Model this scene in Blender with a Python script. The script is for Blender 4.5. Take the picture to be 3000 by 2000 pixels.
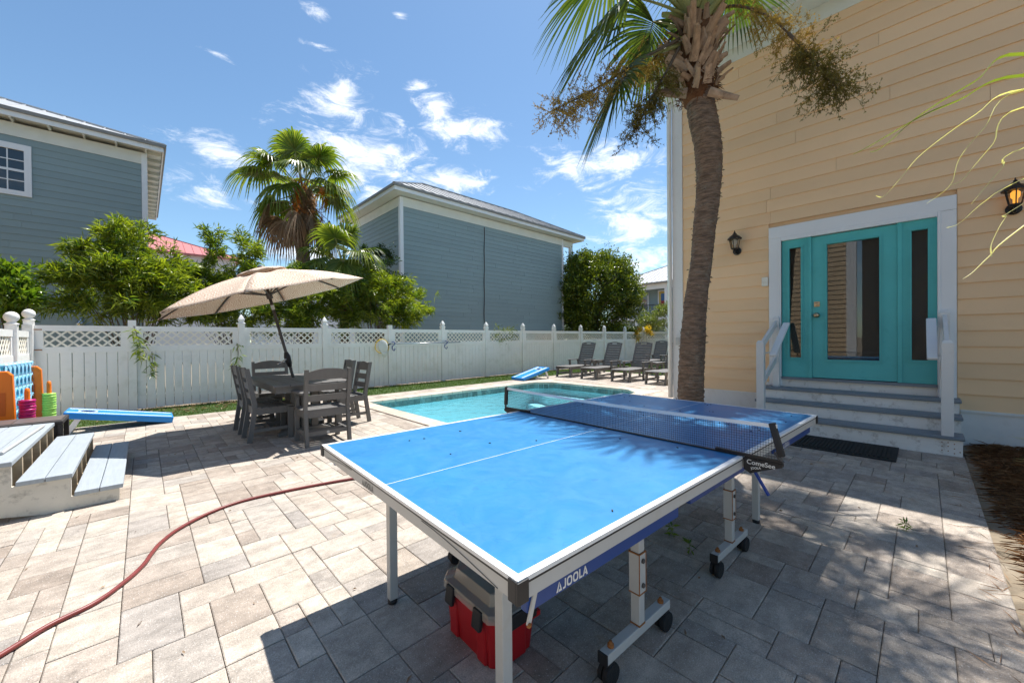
import bpy, bmesh, math, random
import numpy as np
from mathutils import Vector, Matrix, Euler

for o in list(bpy.data.objects):
    bpy.data.objects.remove(o, do_unlink=True)
SC = bpy.context.scene
COL = SC.collection
R = math.radians
random.seed(7)
rng = np.random.default_rng(11)

# ---------------------------------------------------------------- camera
F_PX, CAM_H = 1142.0, 1.30
TH, PIT, ROLL = R(43.43), R(-0.4), R(-0.5)
_f = Vector((math.sin(TH), math.cos(TH), 0)); _r = Vector((math.cos(TH), -math.sin(TH), 0)); _u = Vector((0, 0, 1))
FW = _f*math.cos(PIT) + _u*math.sin(PIT)
_u2 = _u*math.cos(PIT) - _f*math.sin(PIT)
RT = _r*math.cos(ROLL) + _u2*math.sin(ROLL)
UP = _u2*math.cos(ROLL) - _r*math.sin(ROLL)
CAM = Vector((0, 0, CAM_H))
cam = bpy.data.cameras.new('camera'); camo = bpy.data.objects.new('camera', cam); COL.objects.link(camo)
cam.sensor_width = 36; cam.lens = F_PX/3000*36; cam.clip_start = 0.05; cam.clip_end = 900
M = Matrix((RT, UP, -FW)).transposed().to_4x4(); M.translation = CAM
camo.matrix_world = M
SC.camera = camo

def ray(x, y): return FW + RT*((x-1500)/F_PX) - UP*((y-1000)/F_PX)
def atD(x, y, D): return CAM + ray(x, y)*D
def atY(x, y, Y):
    d = ray(x, y); return CAM + d*(Y/d.y)
def atX(x, y, X):
    d = ray(x, y); return CAM + d*(X/d.x)

# ---------------------------------------------------------------- sun, sky, exposure
SUN = Vector((0.40, 0.175, 1.0)).normalized()
EL = math.asin(SUN.z); AZ = math.atan2(SUN.x, SUN.y)
w = bpy.data.worlds.new('World'); SC.world = w; w.use_nodes = True
nt = w.node_tree; nt.nodes.clear()
def N(t, **kw):
    n = nt.nodes.new(t)
    for k, v in kw.items(): setattr(n, k, v)
    return n
def math_n(op, a=None, b=None, c=None):
    n = nt.nodes.new('ShaderNodeMath'); n.operation = op
    for i, v in enumerate((a, b, c)):
        if v is None: continue
        if isinstance(v, (int, float)): n.inputs[i].default_value = v
        else: nt.links.new(v, n.inputs[i])
    return n.outputs[0]
sky = N('ShaderNodeTexSky'); sky.sky_type = 'NISHITA'; sky.sun_disc = False
sky.sun_elevation = EL; sky.sun_rotation = AZ; sky.altitude = 0; sky.air_density = 1.0; sky.dust_density = 0.25; sky.ozone_density = 1.6
tc = N('ShaderNodeTexCoord'); sep = N('ShaderNodeSeparateXYZ'); nt.links.new(tc.outputs['Generated'], sep.inputs[0])
az = math_n('ARCTAN2', sep.outputs[0], sep.outputs[1]); el = math_n('ARCSINE', sep.outputs[2])
comb = N('ShaderNodeCombineXYZ'); nt.links.new(az, comb.inputs[0]); nt.links.new(math_n('MULTIPLY', el, 2.3), comb.inputs[1])
def dirs(px, py):
    d = ray(px, py).normalized(); return math.atan2(d.x, d.y), math.asin(d.z)
blobs = [(1070, 460, 215, 125), (1000, 290, 85, 95), (640, 440, 125, 55), (1360, 390, 125, 55), (1275, 310, 55, 55), (1330, 530, 105, 50),
         (640, 570, 120, 45), (1860, 640, 150, 130), (1740, 490, 185, 65), (1120, 570, 210, 45), (1230, 250, 38, 20), (1170, 45, 24, 13),
         (930, 40, 46, 26), (930, 135, 55, 15), (1920, 760, 110, 70), (640, 160, 42, 12), (880, 740, 120, 30)]
mask = None
for (px, py, hx, hy) in blobs:
    a0, e0 = dirs(px, py); a1, _ = dirs(px+hx, py); _, e1 = dirs(px, py-hy)
    da = math_n('DIVIDE', math_n('SUBTRACT', az, a0), abs(a1-a0)); de = math_n('DIVIDE', math_n('SUBTRACT', el, e0), abs(e1-e0))
    r2 = math_n('ADD', math_n('MULTIPLY', da, da), math_n('MULTIPLY', de, de))
    g = math_n('SUBTRACT', 1.15, math_n('SQRT', r2))
    mask = g if mask is None else math_n('MAXIMUM', mask, g)
big = N('ShaderNodeTexNoise'); big.inputs['Scale'].default_value = 2.6; big.inputs['Detail'].default_value = 2; nt.links.new(comb.outputs[0], big.inputs['Vector'])
side = math_n('MULTIPLY', math_n('SUBTRACT', big.outputs[0], 0.54), 4.0)
inview = math_n('LESS_THAN', math_n('ABSOLUTE', math_n('SUBTRACT', az, TH)), 0.95)
mask = math_n('MAXIMUM', mask, math_n('SUBTRACT', side, math_n('MULTIPLY', inview, 3.0)))
mask = math_n('MAXIMUM', mask, -0.9)
n1 = N('ShaderNodeTexNoise'); n1.inputs['Scale'].default_value = 11; n1.inputs['Detail'].default_value = 11; n1.inputs['Roughness'].default_value = 0.70; n1.inputs['Distortion'].default_value = 0.55
nt.links.new(comb.outputs[0], n1.inputs['Vector'])
dens = math_n('ADD', math_n('MULTIPLY', math_n('SUBTRACT', n1.outputs[0], 0.5), 5.4), math_n('MULTIPLY', mask, 1.10))
mr = N('ShaderNodeMapRange'); mr.interpolation_type = 'SMOOTHSTEP'; nt.links.new(dens, mr.inputs[0]); mr.inputs[1].default_value = 0.05; mr.inputs[2].default_value = 1.75; mr.inputs[3].default_value = 0; mr.inputs[4].default_value = 0.95
mixc = N('ShaderNodeMix'); mixc.data_type = 'RGBA'; nt.links.new(mr.outputs[0], mixc.inputs[0])
tint = N('ShaderNodeMix'); tint.data_type = 'RGBA'; tint.blend_type = 'MULTIPLY'; tint.inputs[0].default_value = 1; nt.links.new(sky.outputs[0], tint.inputs[6]); tint.inputs[7].default_value = (.88, 1.03, 1.06, 1)
nt.links.new(tint.outputs[2], mixc.inputs[6]); mixc.inputs[7].default_value = (8.6, 8.8, 9.1, 1)
bg = N('ShaderNodeBackground'); bg.inputs[1].default_value = 0.088; nt.links.new(mixc.outputs[2], bg.inputs[0])
wo = N('ShaderNodeOutputWorld'); nt.links.new(bg.outputs[0], wo.inputs[0])

sl = bpy.data.lights.new('sun', 'SUN'); sl.energy = 4.6; sl.angle = R(0.53); sl.color = (1.0, 0.96, 0.90)
so = bpy.data.objects.new('sun', sl); COL.objects.link(so)
so.rotation_euler = (-SUN).to_track_quat('-Z', 'Y').to_euler(); so.location = SUN*60
vs = SC.view_settings; vs.view_transform = 'Standard'; vs.look = 'None'; vs.gamma = 1.0; vs.exposure = 0.85; vs.use_curve_mapping = False
SC.render.engine = 'CYCLES'
SC.cycles.use_denoising = True; SC.cycles.max_bounces = 8; SC.cycles.transparent_max_bounces = 16; SC.cycles.diffuse_bounces = 4
SC.cycles.caustics_reflective = False; SC.cycles.caustics_refractive = False; SC.cycles.sample_clamp_indirect = 6

# ---------------------------------------------------------------- materials
MATS = {}
def mat(name, col, rough=0.6, var=0.0, vscale=6.0, bump=0.0, bscale=60.0, spec=0.4, metal=0.0, isl=0.0, stretch=(1, 1, 1), dirt=None, coat=0.0, vdetail=5, bdist=.01):
    """principled surface; var = tonal noise, isl = random tone for each piece, dirt = (colour, amount, scale) stains with their own shape"""
    m = bpy.data.materials.new(name); m.use_nodes = True; t = m.node_tree; b = t.nodes['Principled BSDF']
    b.inputs['Roughness'].default_value = rough; b.inputs['Specular IOR Level'].default_value = spec; b.inputs['Metallic'].default_value = metal
    if coat: b.inputs['Coat Weight'].default_value = coat
    L = t.links.new
    tcn = t.nodes.new('ShaderNodeNewGeometry'); mp = t.nodes.new('ShaderNodeMapping'); L(tcn.outputs['Position'], mp.inputs[0]); mp.inputs[3].default_value = stretch
    cur = None
    def rgb(c):
        n = t.nodes.new('ShaderNodeRGB'); n.outputs[0].default_value = (*c, 1); return n.outputs[0]
    cur = rgb(col)
    def hsv(c, val):
        n = t.nodes.new('ShaderNodeHueSaturation'); L(c, n.inputs['Color']); L(val, n.inputs['Value']); return n.outputs[0]
    if var:
        nz = t.nodes.new('ShaderNodeTexNoise'); nz.inputs['Scale'].default_value = vscale; nz.inputs['Detail'].default_value = vdetail; nz.inputs['Roughness'].default_value = .6; L(mp.outputs[0], nz.inputs['Vector'])
        r = t.nodes.new('ShaderNodeMapRange'); L(nz.outputs[0], r.inputs[0]); r.inputs[1].default_value = .25; r.inputs[2].default_value = .75; r.inputs[3].default_value = 1-var; r.inputs[4].default_value = 1+var
        cur = hsv(cur, r.outputs[0])
    if isl:
        oi = t.nodes.new('ShaderNodeObjectInfo'); ad = t.nodes.new('ShaderNodeMath'); ad.operation = 'ADD'; L(oi.outputs['Random'], ad.inputs[0]); L(tcn.outputs['Random Per Island'], ad.inputs[1])
        fr = t.nodes.new('ShaderNodeMath'); fr.operation = 'FRACT'; L(ad.outputs[0], fr.inputs[0])
        r = t.nodes.new('ShaderNodeMapRange'); L(fr.outputs[0], r.inputs[0]); r.inputs[3].default_value = 1-isl; r.inputs[4].default_value = 1+isl
        cur = hsv(cur, r.outputs[0])
    if dirt:
        dc, amt, dsc = dirt
        nz = t.nodes.new('ShaderNodeTexNoise'); nz.inputs['Scale'].default_value = dsc; nz.inputs['Detail'].default_value = 7; nz.inputs['Roughness'].default_value = .7; L(tcn.outputs['Position'], nz.inputs['Vector'])
        r = t.nodes.new('ShaderNodeMapRange'); L(nz.outputs[0], r.inputs[0]); r.inputs[1].default_value = .53; r.inputs[2].default_value = .75; r.inputs[3].default_value = 0; r.inputs[4].default_value = amt
        mx = t.nodes.new('ShaderNodeMix'); mx.data_type = 'RGBA'; L(r.outputs[0], mx.inputs[0]); L(cur, mx.inputs[6]); mx.inputs[7].default_value = (*dc, 1); cur = mx.outputs[2]
    L(cur, b.inputs['Base Color'])
    if bump:
        nz = t.nodes.new('ShaderNodeTexNoise'); nz.inputs['Scale'].default_value = bscale; nz.inputs['Detail'].default_value = 4; L(mp.outputs[0], nz.inputs['Vector'])
        bp = t.nodes.new('ShaderNodeBump'); bp.inputs['Strength'].default_value = bump; bp.inputs['Distance'].default_value = bdist; L(nz.outputs[0], bp.inputs['Height']); L(bp.outputs[0], b.inputs['Normal'])
    MATS[name] = m
    return m

def leafmat(name, c1, c2, trans=0.35, rough=0.45, spec=0.35, tcol=None):
    m = bpy.data.materials.new(name); m.use_nodes = True; t = m.node_tree; L = t.links.new; b = t.nodes['Principled BSDF']; out = t.nodes['Material Output']
    g = t.nodes.new('ShaderNodeNewGeometry'); nz = t.nodes.new('ShaderNodeTexNoise'); nz.inputs['Scale'].default_value = 2.2; L(g.outputs['Position'], nz.inputs['Vector'])
    a = t.nodes.new('ShaderNodeMath'); a.operation = 'MULTIPLY_ADD'; L(nz.outputs[0], a.inputs[0]); a.inputs[1].default_value = 1.3; a.inputs[2].default_value = -.65
    a2 = t.nodes.new('ShaderNodeMath'); a2.operation = 'ADD'; L(a.outputs[0], a2.inputs[0]); L(g.outputs['Random Per Island'], a2.inputs[1]); a2.use_clamp = True
    mx = t.nodes.new('ShaderNodeMix'); mx.data_type = 'RGBA'; L(a2.outputs[0], mx.inputs[0]); mx.inputs[6].default_value = (*c1, 1); mx.inputs[7].default_value = (*c2, 1)
    L(mx.outputs[2], b.inputs['Base Color']); b.inputs['Roughness'].default_value = rough; b.inputs['Specular IOR Level'].default_value = spec
    tr = t.nodes.new('ShaderNodeBsdfTranslucent'); mm = t.nodes.new('ShaderNodeMix'); mm.data_type = 'RGBA'; mm.blend_type = 'MULTIPLY'; mm.inputs[0].default_value = 1
    L(mx.outputs[2], mm.inputs[6]); mm.inputs[7].default_value = (*(tcol or (1.9, 1.9, .7)), 1); L(mm.outputs[2], tr.inputs[0])
    ms = t.nodes.new('ShaderNodeMixShader'); ms.inputs[0].default_value = trans; L(b.outputs[0], ms.inputs[1]); L(tr.outputs[0], ms.inputs[2]); L(ms.outputs[0], out.inputs[0])
    MATS[name] = m; return m

mat('white_vinyl', (.84, .83, .80), .40, .05, 1.5, dirt=((.50, .50, .40), .42, 3.4))
mat('white_paint', (.72, .72, .71), .45, .05, 2.5, .06, 40, dirt=((.42, .38, .3), .3, 5.0))
mat('old_white', (.80, .785, .755), .55, .08, 5, .15, 30, dirt=((.2, .15, .1), .75, 9.0), stretch=(1, .3, 1))
mat('trim_white', (.76, .78, .80), .4, .04, 1.2)
mat('lattice_white', (.80, .77, .68), .4, .1, 3, dirt=((.42, .38, .22), .5, 8))
mat('yellow_siding', (.82, .570, .340), .55, .05, 1.4, .10, 220, isl=.04, stretch=(1, .15, 1), dirt=((.55, .42, .27), .16, 2.0))
mat('blue_siding', (.245, .325, .340), .55, .04, 1.4, .08, 200, isl=.04, stretch=(.15, 1, 1))
mat('tan_siding', (.56, .42, .26), .6, .05, 1.2)
mat('turquoise', (.085, .47, .475), .38, .08, 2.0, dirt=((.03, .30, .31), .35, 5))
mat('grey_deck', (.20, .235, .27), .5, .12, 5, .12, 40, stretch=(1, .2, 1))
mat('pale_grey_wood', (.35, .39, .425), .55, .10, 9, .25, 50, stretch=(5, .35, 1), dirt=((.25, .24, .22), .35, 11))
mat('weathered_ply', (.62, .58, .50), .75, .12, 3, .2, 40, dirt=((.10, .09, .075), .85, 7))
mat('raw_lumber', (.50, .40, .27), .7, .15, 5, stretch=(1, 1, 9))
mat('charcoal', (.145, .140, .136), .5, .10, 8, .10, 90, stretch=(1, 1, .3))
mat('dark_metal', (.075, .068, .065), .4, .1, 10)
mat('black_plastic', (.018, .018, .02), .45)
mat('black_rubber', (.013, .014, .016), .7, .2, 20, .3, 90)
mat('alu', (.50, .50, .485), .42, .06, 6, 0, spec=.5, dirt=((.36, .28, .18), .35, 6))
mat('steel', (.55, .56, .58), .25, metal=1.0)
mat('brass', (.45, .36, .24), .3, metal=1.0)
mat('rust', (.27, .105, .03), .85, .3, 40)
mat('rail_blue', (.012, .055, .24), .4, .08, 5)
mat('print_white', (.72, .72, .70), .5)
mat('print_grey', (.16, .155, .15), .5)
mat('line_white', (.80, .80, .80), .4, .04, 8)
mat('cornhole_blue', (.018, .25, .68), .3, .05, 4)
mat('red_plastic', (.40, .010, .014), .38, .06, 6)
mat('grey_plastic', (.25, .24, .21), .3, .05, 6)
mat('orange_plastic', (.85, .20, .012), .33)
mat('lime_plastic', (.42, .74, .13), .35)
mat('magenta_plastic', (.48, .012, .15), .35)
mat('game_blue', (.33, .68, .90), .3)
mat('game_blue_deep', (.03, .36, .56), .35)
mat('rattan', (.045, .038, .036), .5, .25, 60, .6, 160)
mat('rattan_top', (.13, .105, .10), .35, .12, 14, stretch=(1, 6, 1))
mat('hose_rubber', (.19, .038, .034), .42, .15, 14)
mat('metal_roof', (.46, .46, .46), .38, .04, 1.2, spec=.5)
mat('metal_roof_grey', (.30, .305, .31), .38, .04, 1.2)
mat('roof_trim', (.235, .225, .21), .5)
mat('red_roof', (.50, .17, .16), .5, .05, 1)
mat('soffit', (.68, .70, .66), .6, .05, 3)
mat('stucco_white', (.66, .68, .70), .8)
mat('lantern_black', (.012, .012, .013), .4, .1, 20)
mat('sand_joint', (.15, .13, .11), .95, .3, 30)
mat('soil', (.23, .185, .13), .95, .3, 4, .6, 25, dirt=((.42, .37, .3), .6, 3))
mat('lawn_base', (.05, .085, .022), .95, .3, 6)
mat('pool_plaster', (.60, .90, .965), .7, .05, 2)
mat('coping', (.50, .42, .345), .6, .16, 9, .25, 70, isl=.14, stretch=(1, 1, 1), dirt=((.40, .25, .15), .4, 3))
mat('bark', (.24, .165, .115), .92, .6, 7, 1.0, 10, stretch=(1.3, 1.3, 6.5), dirt=((.36, .35, .29), .6, 6.5), bdist=.05)
mat('boot', (.37, .255, .17), .85, .35, 10, .6, 50, isl=.28, dirt=((.10, .055, .03), .85, 11))
mat('boot_green', (.26, .27, .10), .6, .2, 9)
mat('fibre', (.16, .07, .03), .95, .4, 40, 1.0, 80)
mat('wood_bark', (.13, .10, .075), .9, .3, 15, .5, 30)
mat('dry_twig', (.30, .22, .16), .9, .2, 10)
mat('mesh_white', (.70, .69, .64), .7)
mat('net_yellow', (.72, .50, .03), .4)
mat('hook_blue', (.01, .05, .27), .4)
leafmat('bamboo_leaf', (.045, .10, .012), (.26, .31, .025), .40, .33, .55)
leafmat('dark_leaf', (.016, .045, .008), (.055, .105, .012), .22, .3, .55)
leafmat('magnolia_leaf', (.025, .06, .009), (.20, .24, .02), .25, .34, .45)
leafmat('bright_leaf', (.055, .13, .012), (.17, .25, .022), .35, .28, .5)
leafmat('shrub_leaf', (.06, .10, .02), (.21, .24, .06), .32, .4, .45)
leafmat('yellow_leaf', (.35, .22, .01), (.50, .36, .02), .4, .5, .3)
leafmat('sabal_leaf', (.035, .07, .018), (.11, .15, .028), .30, .30, .5)
leafmat('fan_leaf', (.075, .125, .018), (.20, .235, .045), .42, .35, .45)
leafmat('dry_leaf', (.20, .135, .09), (.40, .30, .21), .3, .7, .2, (1.3, 1.1, .8))
leafmat('palm_flower', (.30, .20, .055), (.48, .37, .10), .3, .7, .2, (1.3, 1.1, .6))
leafmat('palm_fruit', (.10, .085, .02), (.20, .165, .035), .2, .6, .3, (1.2, 1.1, .5))
leafmat('orange_flower', (.38, .11, .008), (.50, .19, .015), .3, .7, .2, (1.2, .9, .5))
leafmat('turf_blade', (.035, .075, .012), (.095, .15, .022), .3, .5, .3)
leafmat('straw', (.16, .075, .033), (.42, .24, .12), .1, .75, .2, (1, .9, .7))
leafmat('strand_leaf', (.42, .42, .18), (.78, .74, .55), .3, .35, .5)

def paver_material():
    m = bpy.data.materials.new('paver'); m.use_nodes = True; t = m.node_tree; L = t.links.new; b = t.nodes['Principled BSDF']
    g = t.nodes.new('ShaderNodeNewGeometry'); oi = t.nodes.new('ShaderNodeObjectInfo')
    ad = t.nodes.new('ShaderNodeMath'); ad.operation = 'ADD'; L(oi.outputs['Random'], ad.inputs[0]); L(g.outputs['Random Per Island'], ad.inputs[1])
    fr = t.nodes.new('ShaderNodeMath'); fr.operation = 'FRACT'; L(ad.outputs[0], fr.inputs[0])
    cr = t.nodes.new('ShaderNodeValToRGB'); L(fr.outputs[0], cr.inputs[0]); cr.color_ramp.interpolation = 'LINEAR'
    els = cr.color_ramp.elements
    cols = [(0, (.295, .243, .200)), (.2, (.385, .330, .280)), (.4, (.460, .402, .338)), (.6, (.325, .292, .262)), (.8, (.475, .418, .350)), (1, (.315, .262, .218))]
    els[0].position = 0; els[0].color = (*cols[0][1], 1); els[1].position = 1; els[1].color = (*cols[-1][1], 1)
    for p, c in cols[1:-1]:
        e = els.new(p); e.color = (*c, 1)
    # streaks that run along each stone, shifted stone by stone
    sc = t.nodes.new('ShaderNodeVectorMath'); sc.operation = 'SCALE'; cx = t.nodes.new('ShaderNodeCombineXYZ'); L(fr.outputs[0], cx.inputs[2]); L(cx.outputs[0], sc.inputs[0]); sc.inputs[3].default_value = 37
    va = t.nodes.new('ShaderNodeVectorMath'); va.operation = 'ADD'; L(g.outputs['Position'], va.inputs[0]); L(sc.outputs[0], va.inputs[1])
    mp = t.nodes.new('ShaderNodeMapping'); mp.inputs[3].default_value = (2.6, 6.0, 1); L(va.outputs[0], mp.inputs[0])
    n1 = t.nodes.new('ShaderNodeTexNoise'); n1.inputs['Scale'].default_value = 1.5; n1.inputs['Detail'].default_value = 7; n1.inputs['Roughness'].default_value = .68; L(mp.outputs[0], n1.inputs['Vector'])
    r1 = t.nodes.new('ShaderNodeMapRange'); L(n1.outputs[0], r1.inputs[0]); r1.inputs[1].default_value = .28; r1.inputs[2].default_value = .72; r1.inputs[3].default_value = .74; r1.inputs[4].default_value = 1.22
    h1 = t.nodes.new('ShaderNodeHueSaturation'); L(cr.outputs[0], h1.inputs['Color']); L(r1.outputs[0], h1.inputs['Value'])
    n0 = t.nodes.new('ShaderNodeTexNoise'); n0.inputs['Scale'].default_value = 11; n0.inputs['Detail'].default_value = 8; n0.inputs['Roughness'].default_value = .75; L(va.outputs[0], n0.inputs['Vector'])
    r0 = t.nodes.new('ShaderNodeMapRange'); L(n0.outputs[0], r0.inputs[0]); r0.inputs[1].default_value = .28; r0.inputs[2].default_value = .70; r0.inputs[3].default_value = .68; r0.inputs[4].default_value = 1.24
    h0 = t.nodes.new('ShaderNodeHueSaturation'); L(h1.outputs[0], h0.inputs['Color']); L(r0.outputs[0], h0.inputs['Value']); h1 = h0
    # fine grit and pale chips
    n2 = t.nodes.new('ShaderNodeTexNoise'); n2.inputs['Scale'].default_value = 230; n2.inputs['Detail'].default_value = 2; L(g.outputs['Position'], n2.inputs['Vector'])
    r2 = t.nodes.new('ShaderNodeMapRange'); L(n2.outputs[0], r2.inputs[0]); r2.inputs[1].default_value = .25; r2.inputs[2].default_value = .75; r2.inputs[3].default_value = .72; r2.inputs[4].default_value = 1.28
    h2 = t.nodes.new('ShaderNodeHueSaturation'); L(h1.outputs[0], h2.inputs['Color']); L(r2.outputs[0], h2.inputs['Value'])
    vo = t.nodes.new('ShaderNodeTexVoronoi'); vo.inputs['Scale'].default_value = 75; L(g.outputs['Position'], vo.inputs['Vector'])
    r3 = t.nodes.new('ShaderNodeMapRange'); L(vo.outputs['Distance'], r3.inputs[0]); r3.inputs[1].default_value = .10; r3.inputs[2].default_value = .2; r3.inputs[3].default_value = .8; r3.inputs[4].default_value = 0
    mx = t.nodes.new('ShaderNodeMix'); mx.data_type = 'RGBA'; L(r3.outputs[0], mx.inputs[0]); L(h2.outputs[0], mx.inputs[6]); mx.inputs[7].default_value = (.62, .60, .57, 1)
    # large damp / rust / soot stains
    n4 = t.nodes.new('ShaderNodeTexNoise'); n4.inputs['Scale'].default_value = 1.1; n4.inputs['Detail'].default_value = 8; n4.inputs['Roughness'].default_value = .66; L(g.outputs['Position'], n4.inputs['Vector'])
    r4 = t.nodes.new('ShaderNodeMapRange'); L(n4.outputs[0], r4.inputs[0]); r4.inputs[1].default_value = .55; r4.inputs[2].default_value = .75; r4.inputs[3].default_value = 0; r4.inputs[4].default_value = .5
    m4 = t.nodes.new('ShaderNodeMix'); m4.data_type = 'RGBA'; L(r4.outputs[0], m4.inputs[0]); L(mx.outputs[2], m4.inputs[6]); m4.inputs[7].default_value = (.21, .17, .135, 1)
    n5 = t.nodes.new('ShaderNodeTexNoise'); n5.inputs['Scale'].default_value = 2.4; n5.inputs['Detail'].default_value = 5; L(va.outputs[0], n5.inputs['Vector'])
    r5 = t.nodes.new('ShaderNodeMapRange'); L(n5.outputs[0], r5.inputs[0]); r5.inputs[1].default_value = .68; r5.inputs[2].default_value = .80; r5.inputs[3].default_value = 0; r5.inputs[4].default_value = .55
    m5 = t.nodes.new('ShaderNodeMix'); m5.data_type = 'RGBA'; L(r5.outputs[0], m5.inputs[0]); L(m4.outputs[2], m5.inputs[6]); m5.inputs[7].default_value = (.46, .29, .14, 1)
    L(m5.outputs[2], b.inputs['Base Color']); b.inputs['Roughness'].default_value = .78; b.inputs['Specular IOR Level'].default_value = .25
    bp = t.nodes.new('ShaderNodeBump'); bp.inputs['Strength'].default_value = .55; bp.inputs['Distance'].default_value = .006
    n6 = t.nodes.new('ShaderNodeTexNoise'); n6.inputs['Scale'].default_value = 130; n6.inputs['Detail'].default_value = 3; L(g.outputs['Position'], n6.inputs['Vector']); L(n6.outputs[0], bp.inputs['Height']); L(bp.outputs[0], b.inputs['Normal'])
    MATS['paver'] = m
paver_material()

def tile_material():
    m = mat('pool_tile', (.12, .19, .185), .28, .45, 14, .2, 60, isl=.35, dirt=((.28, .30, .22), .8, 11), vdetail=7)
tile_material()

def table_material():
    m = mat('table_blue', (.018, .180, .42), .36, .10, 4, 0, spec=.45)
    t = m.node_tree; L = t.links.new; b = t.nodes['Principled BSDF']
    g = t.nodes.new('ShaderNodeNewGeometry'); n = t.nodes.new('ShaderNodeTexNoise'); n.inputs['Scale'].default_value = 7; n.inputs['Detail'].default_value = 9; n.inputs['Roughness'].default_value = .72; n.inputs['Distortion'].default_value = 1.2; L(g.outputs['Position'], n.inputs['Vector'])
    r = t.nodes.new('ShaderNodeMapRange'); L(n.outputs[0], r.inputs[0]); r.inputs[1].default_value = .35; r.inputs[2].default_value = .75; r.inputs[3].default_value = .03; r.inputs[4].default_value = .20
    mx = t.nodes.new('ShaderNodeMix'); mx.data_type = 'RGBA'; L(r.outputs[0], mx.inputs[0]); L(b.inputs['Base Color'].links[0].from_socket, mx.inputs[6]); mx.inputs[7].default_value = (.13, .36, .60, 1)
    # scratches: thin distorted wave bands
    w_ = t.nodes.new('ShaderNodeTexNoise'); w_.inputs['Scale'].default_value = 3.2; w_.inputs['Detail'].default_value = 2; w_.inputs['Distortion'].default_value = 3.5; L(g.outputs['Position'], w_.inputs['Vector'])
    s = t.nodes.new('ShaderNodeMath'); s.operation = 'SUBTRACT'; L(w_.outputs[0], s.inputs[0]); s.inputs[1].default_value = .5
    ab = t.nodes.new('ShaderNodeMath'); ab.operation = 'ABSOLUTE'; L(s.outputs[0], ab.inputs[0])
    r2 = t.nodes.new('ShaderNodeMapRange'); L(ab.outputs[0], r2.inputs[0]); r2.inputs[1].default_value = 0; r2.inputs[2].default_value = .010; r2.inputs[3].default_value = .30; r2.inputs[4].default_value = 0
    m2 = t.nodes.new('ShaderNodeMix'); m2.data_type = 'RGBA'; L(r2.outputs[0], m2.inputs[0]); L(mx.outputs[2], m2.inputs[6]); m2.inputs[7].default_value = (.01, .10, .33, 1)
    L(m2.outputs[2], b.inputs['Base Color'])
    r3 = t.nodes.new('ShaderNodeMapRange'); L(n.outputs[0], r3.inputs[0]); r3.inputs[3].default_value = .24; r3.inputs[4].default_value = .50; L(r3.outputs[0], b.inputs['Roughness'])
table_material()

def canopy_material():
    m = mat('canopy_cloth', (.62, .40, .28), .85)
    t = m.node_tree; L = t.links.new; b = t.nodes['Principled BSDF']
    uv = t.nodes.new('ShaderNodeTexCoord'); mp = t.nodes.new('ShaderNodeMapping'); mp.inputs[3].default_value = (8, 8, 0); L(uv.outputs['UV'], mp.inputs[0])
    v = t.nodes.new('ShaderNodeTexVoronoi'); v.voronoi_dimensions = '2D'; v.inputs['Scale'].default_value = 1.0; L(mp.outputs[0], v.inputs['Vector'])
    mu = t.nodes.new('ShaderNodeMath'); mu.operation = 'MULTIPLY'; L(v.outputs['Distance'], mu.inputs[0]); mu.inputs[1].default_value = 26
    sn = t.nodes.new('ShaderNodeMath'); sn.operation = 'SINE'; L(mu.outputs[0], sn.inputs[0])
    r = t.nodes.new('ShaderNodeMapRange'); L(sn.outputs[0], r.inputs[0]); r.inputs[1].default_value = -.2; r.inputs[2].default_value = .5; r.inputs[3].default_value = 0; r.inputs[4].default_value = .8
    mx = t.nodes.new('ShaderNodeMix'); mx.data_type = 'RGBA'; L(r.outputs[0], mx.inputs[0]); mx.inputs[6].default_value = (.62, .445, .325, 1); mx.inputs[7].default_value = (.88, .80, .69, 1)
    L(mx.outputs[2], b.inputs['Base Color'])
    out = t.nodes['Material Output']; tr = t.nodes.new('ShaderNodeBsdfTranslucent'); L(mx.outputs[2], tr.inputs[0]); ms = t.nodes.new('ShaderNodeMixShader'); ms.inputs[0].default_value = .22
    L(b.outputs[0], ms.inputs[1]); L(tr.outputs[0], ms.inputs[2]); L(ms.outputs[0], out.inputs[0])
canopy_material()

def glass_material(name, tint, refl_rough=0.02, f0=1.5, dark=0.0):
    m = bpy.data.materials.new(name); m.use_nodes = True; t = m.node_tree; L = t.links.new; t.nodes.remove(t.nodes['Principled BSDF']); out = t.nodes['Material Output']
    tr = t.nodes.new('ShaderNodeBsdfTransparent'); tr.inputs[0].default_value = (*tint, 1); gl = t.nodes.new('ShaderNodeBsdfGlossy'); gl.inputs['Roughness'].default_value = refl_rough
    fn = t.nodes.new('ShaderNodeFresnel'); fn.inputs[0].default_value = f0; ms = t.nodes.new('ShaderNodeMixShader'); L(fn.outputs[0], ms.inputs[0]); L(tr.outputs[0], ms.inputs[1]); L(gl.outputs[0], ms.inputs[2]); L(ms.outputs[0], out.inputs[0])
    MATS[name] = m; return m
glass_material('window_glass', (.74, .75, .75), .01, 1.75)
glass_material('clear_plastic', (.86, .83, .78), .10, 1.7)
_t = MATS['clear_plastic'].node_tree; _o = _t.nodes['Material Output']; _s = _o.inputs[0].links[0].from_socket; _d = _t.nodes.new('ShaderNodeBsdfDiffuse'); _d.inputs[0].default_value = (.62, .57, .50, 1); _m = _t.nodes.new('ShaderNodeMixShader'); _m.inputs[0].default_value = .38; _t.links.new(_s, _m.inputs[1]); _t.links.new(_d.outputs[0], _m.inputs[2]); _t.links.new(_m.outputs[0], _o.inputs[0])
glass_material('lamp_glass', (.88, .86, .82), .05, 1.5)
wm = glass_material('pool_water', (.76, .965, .99), .01, 1.33)
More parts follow.
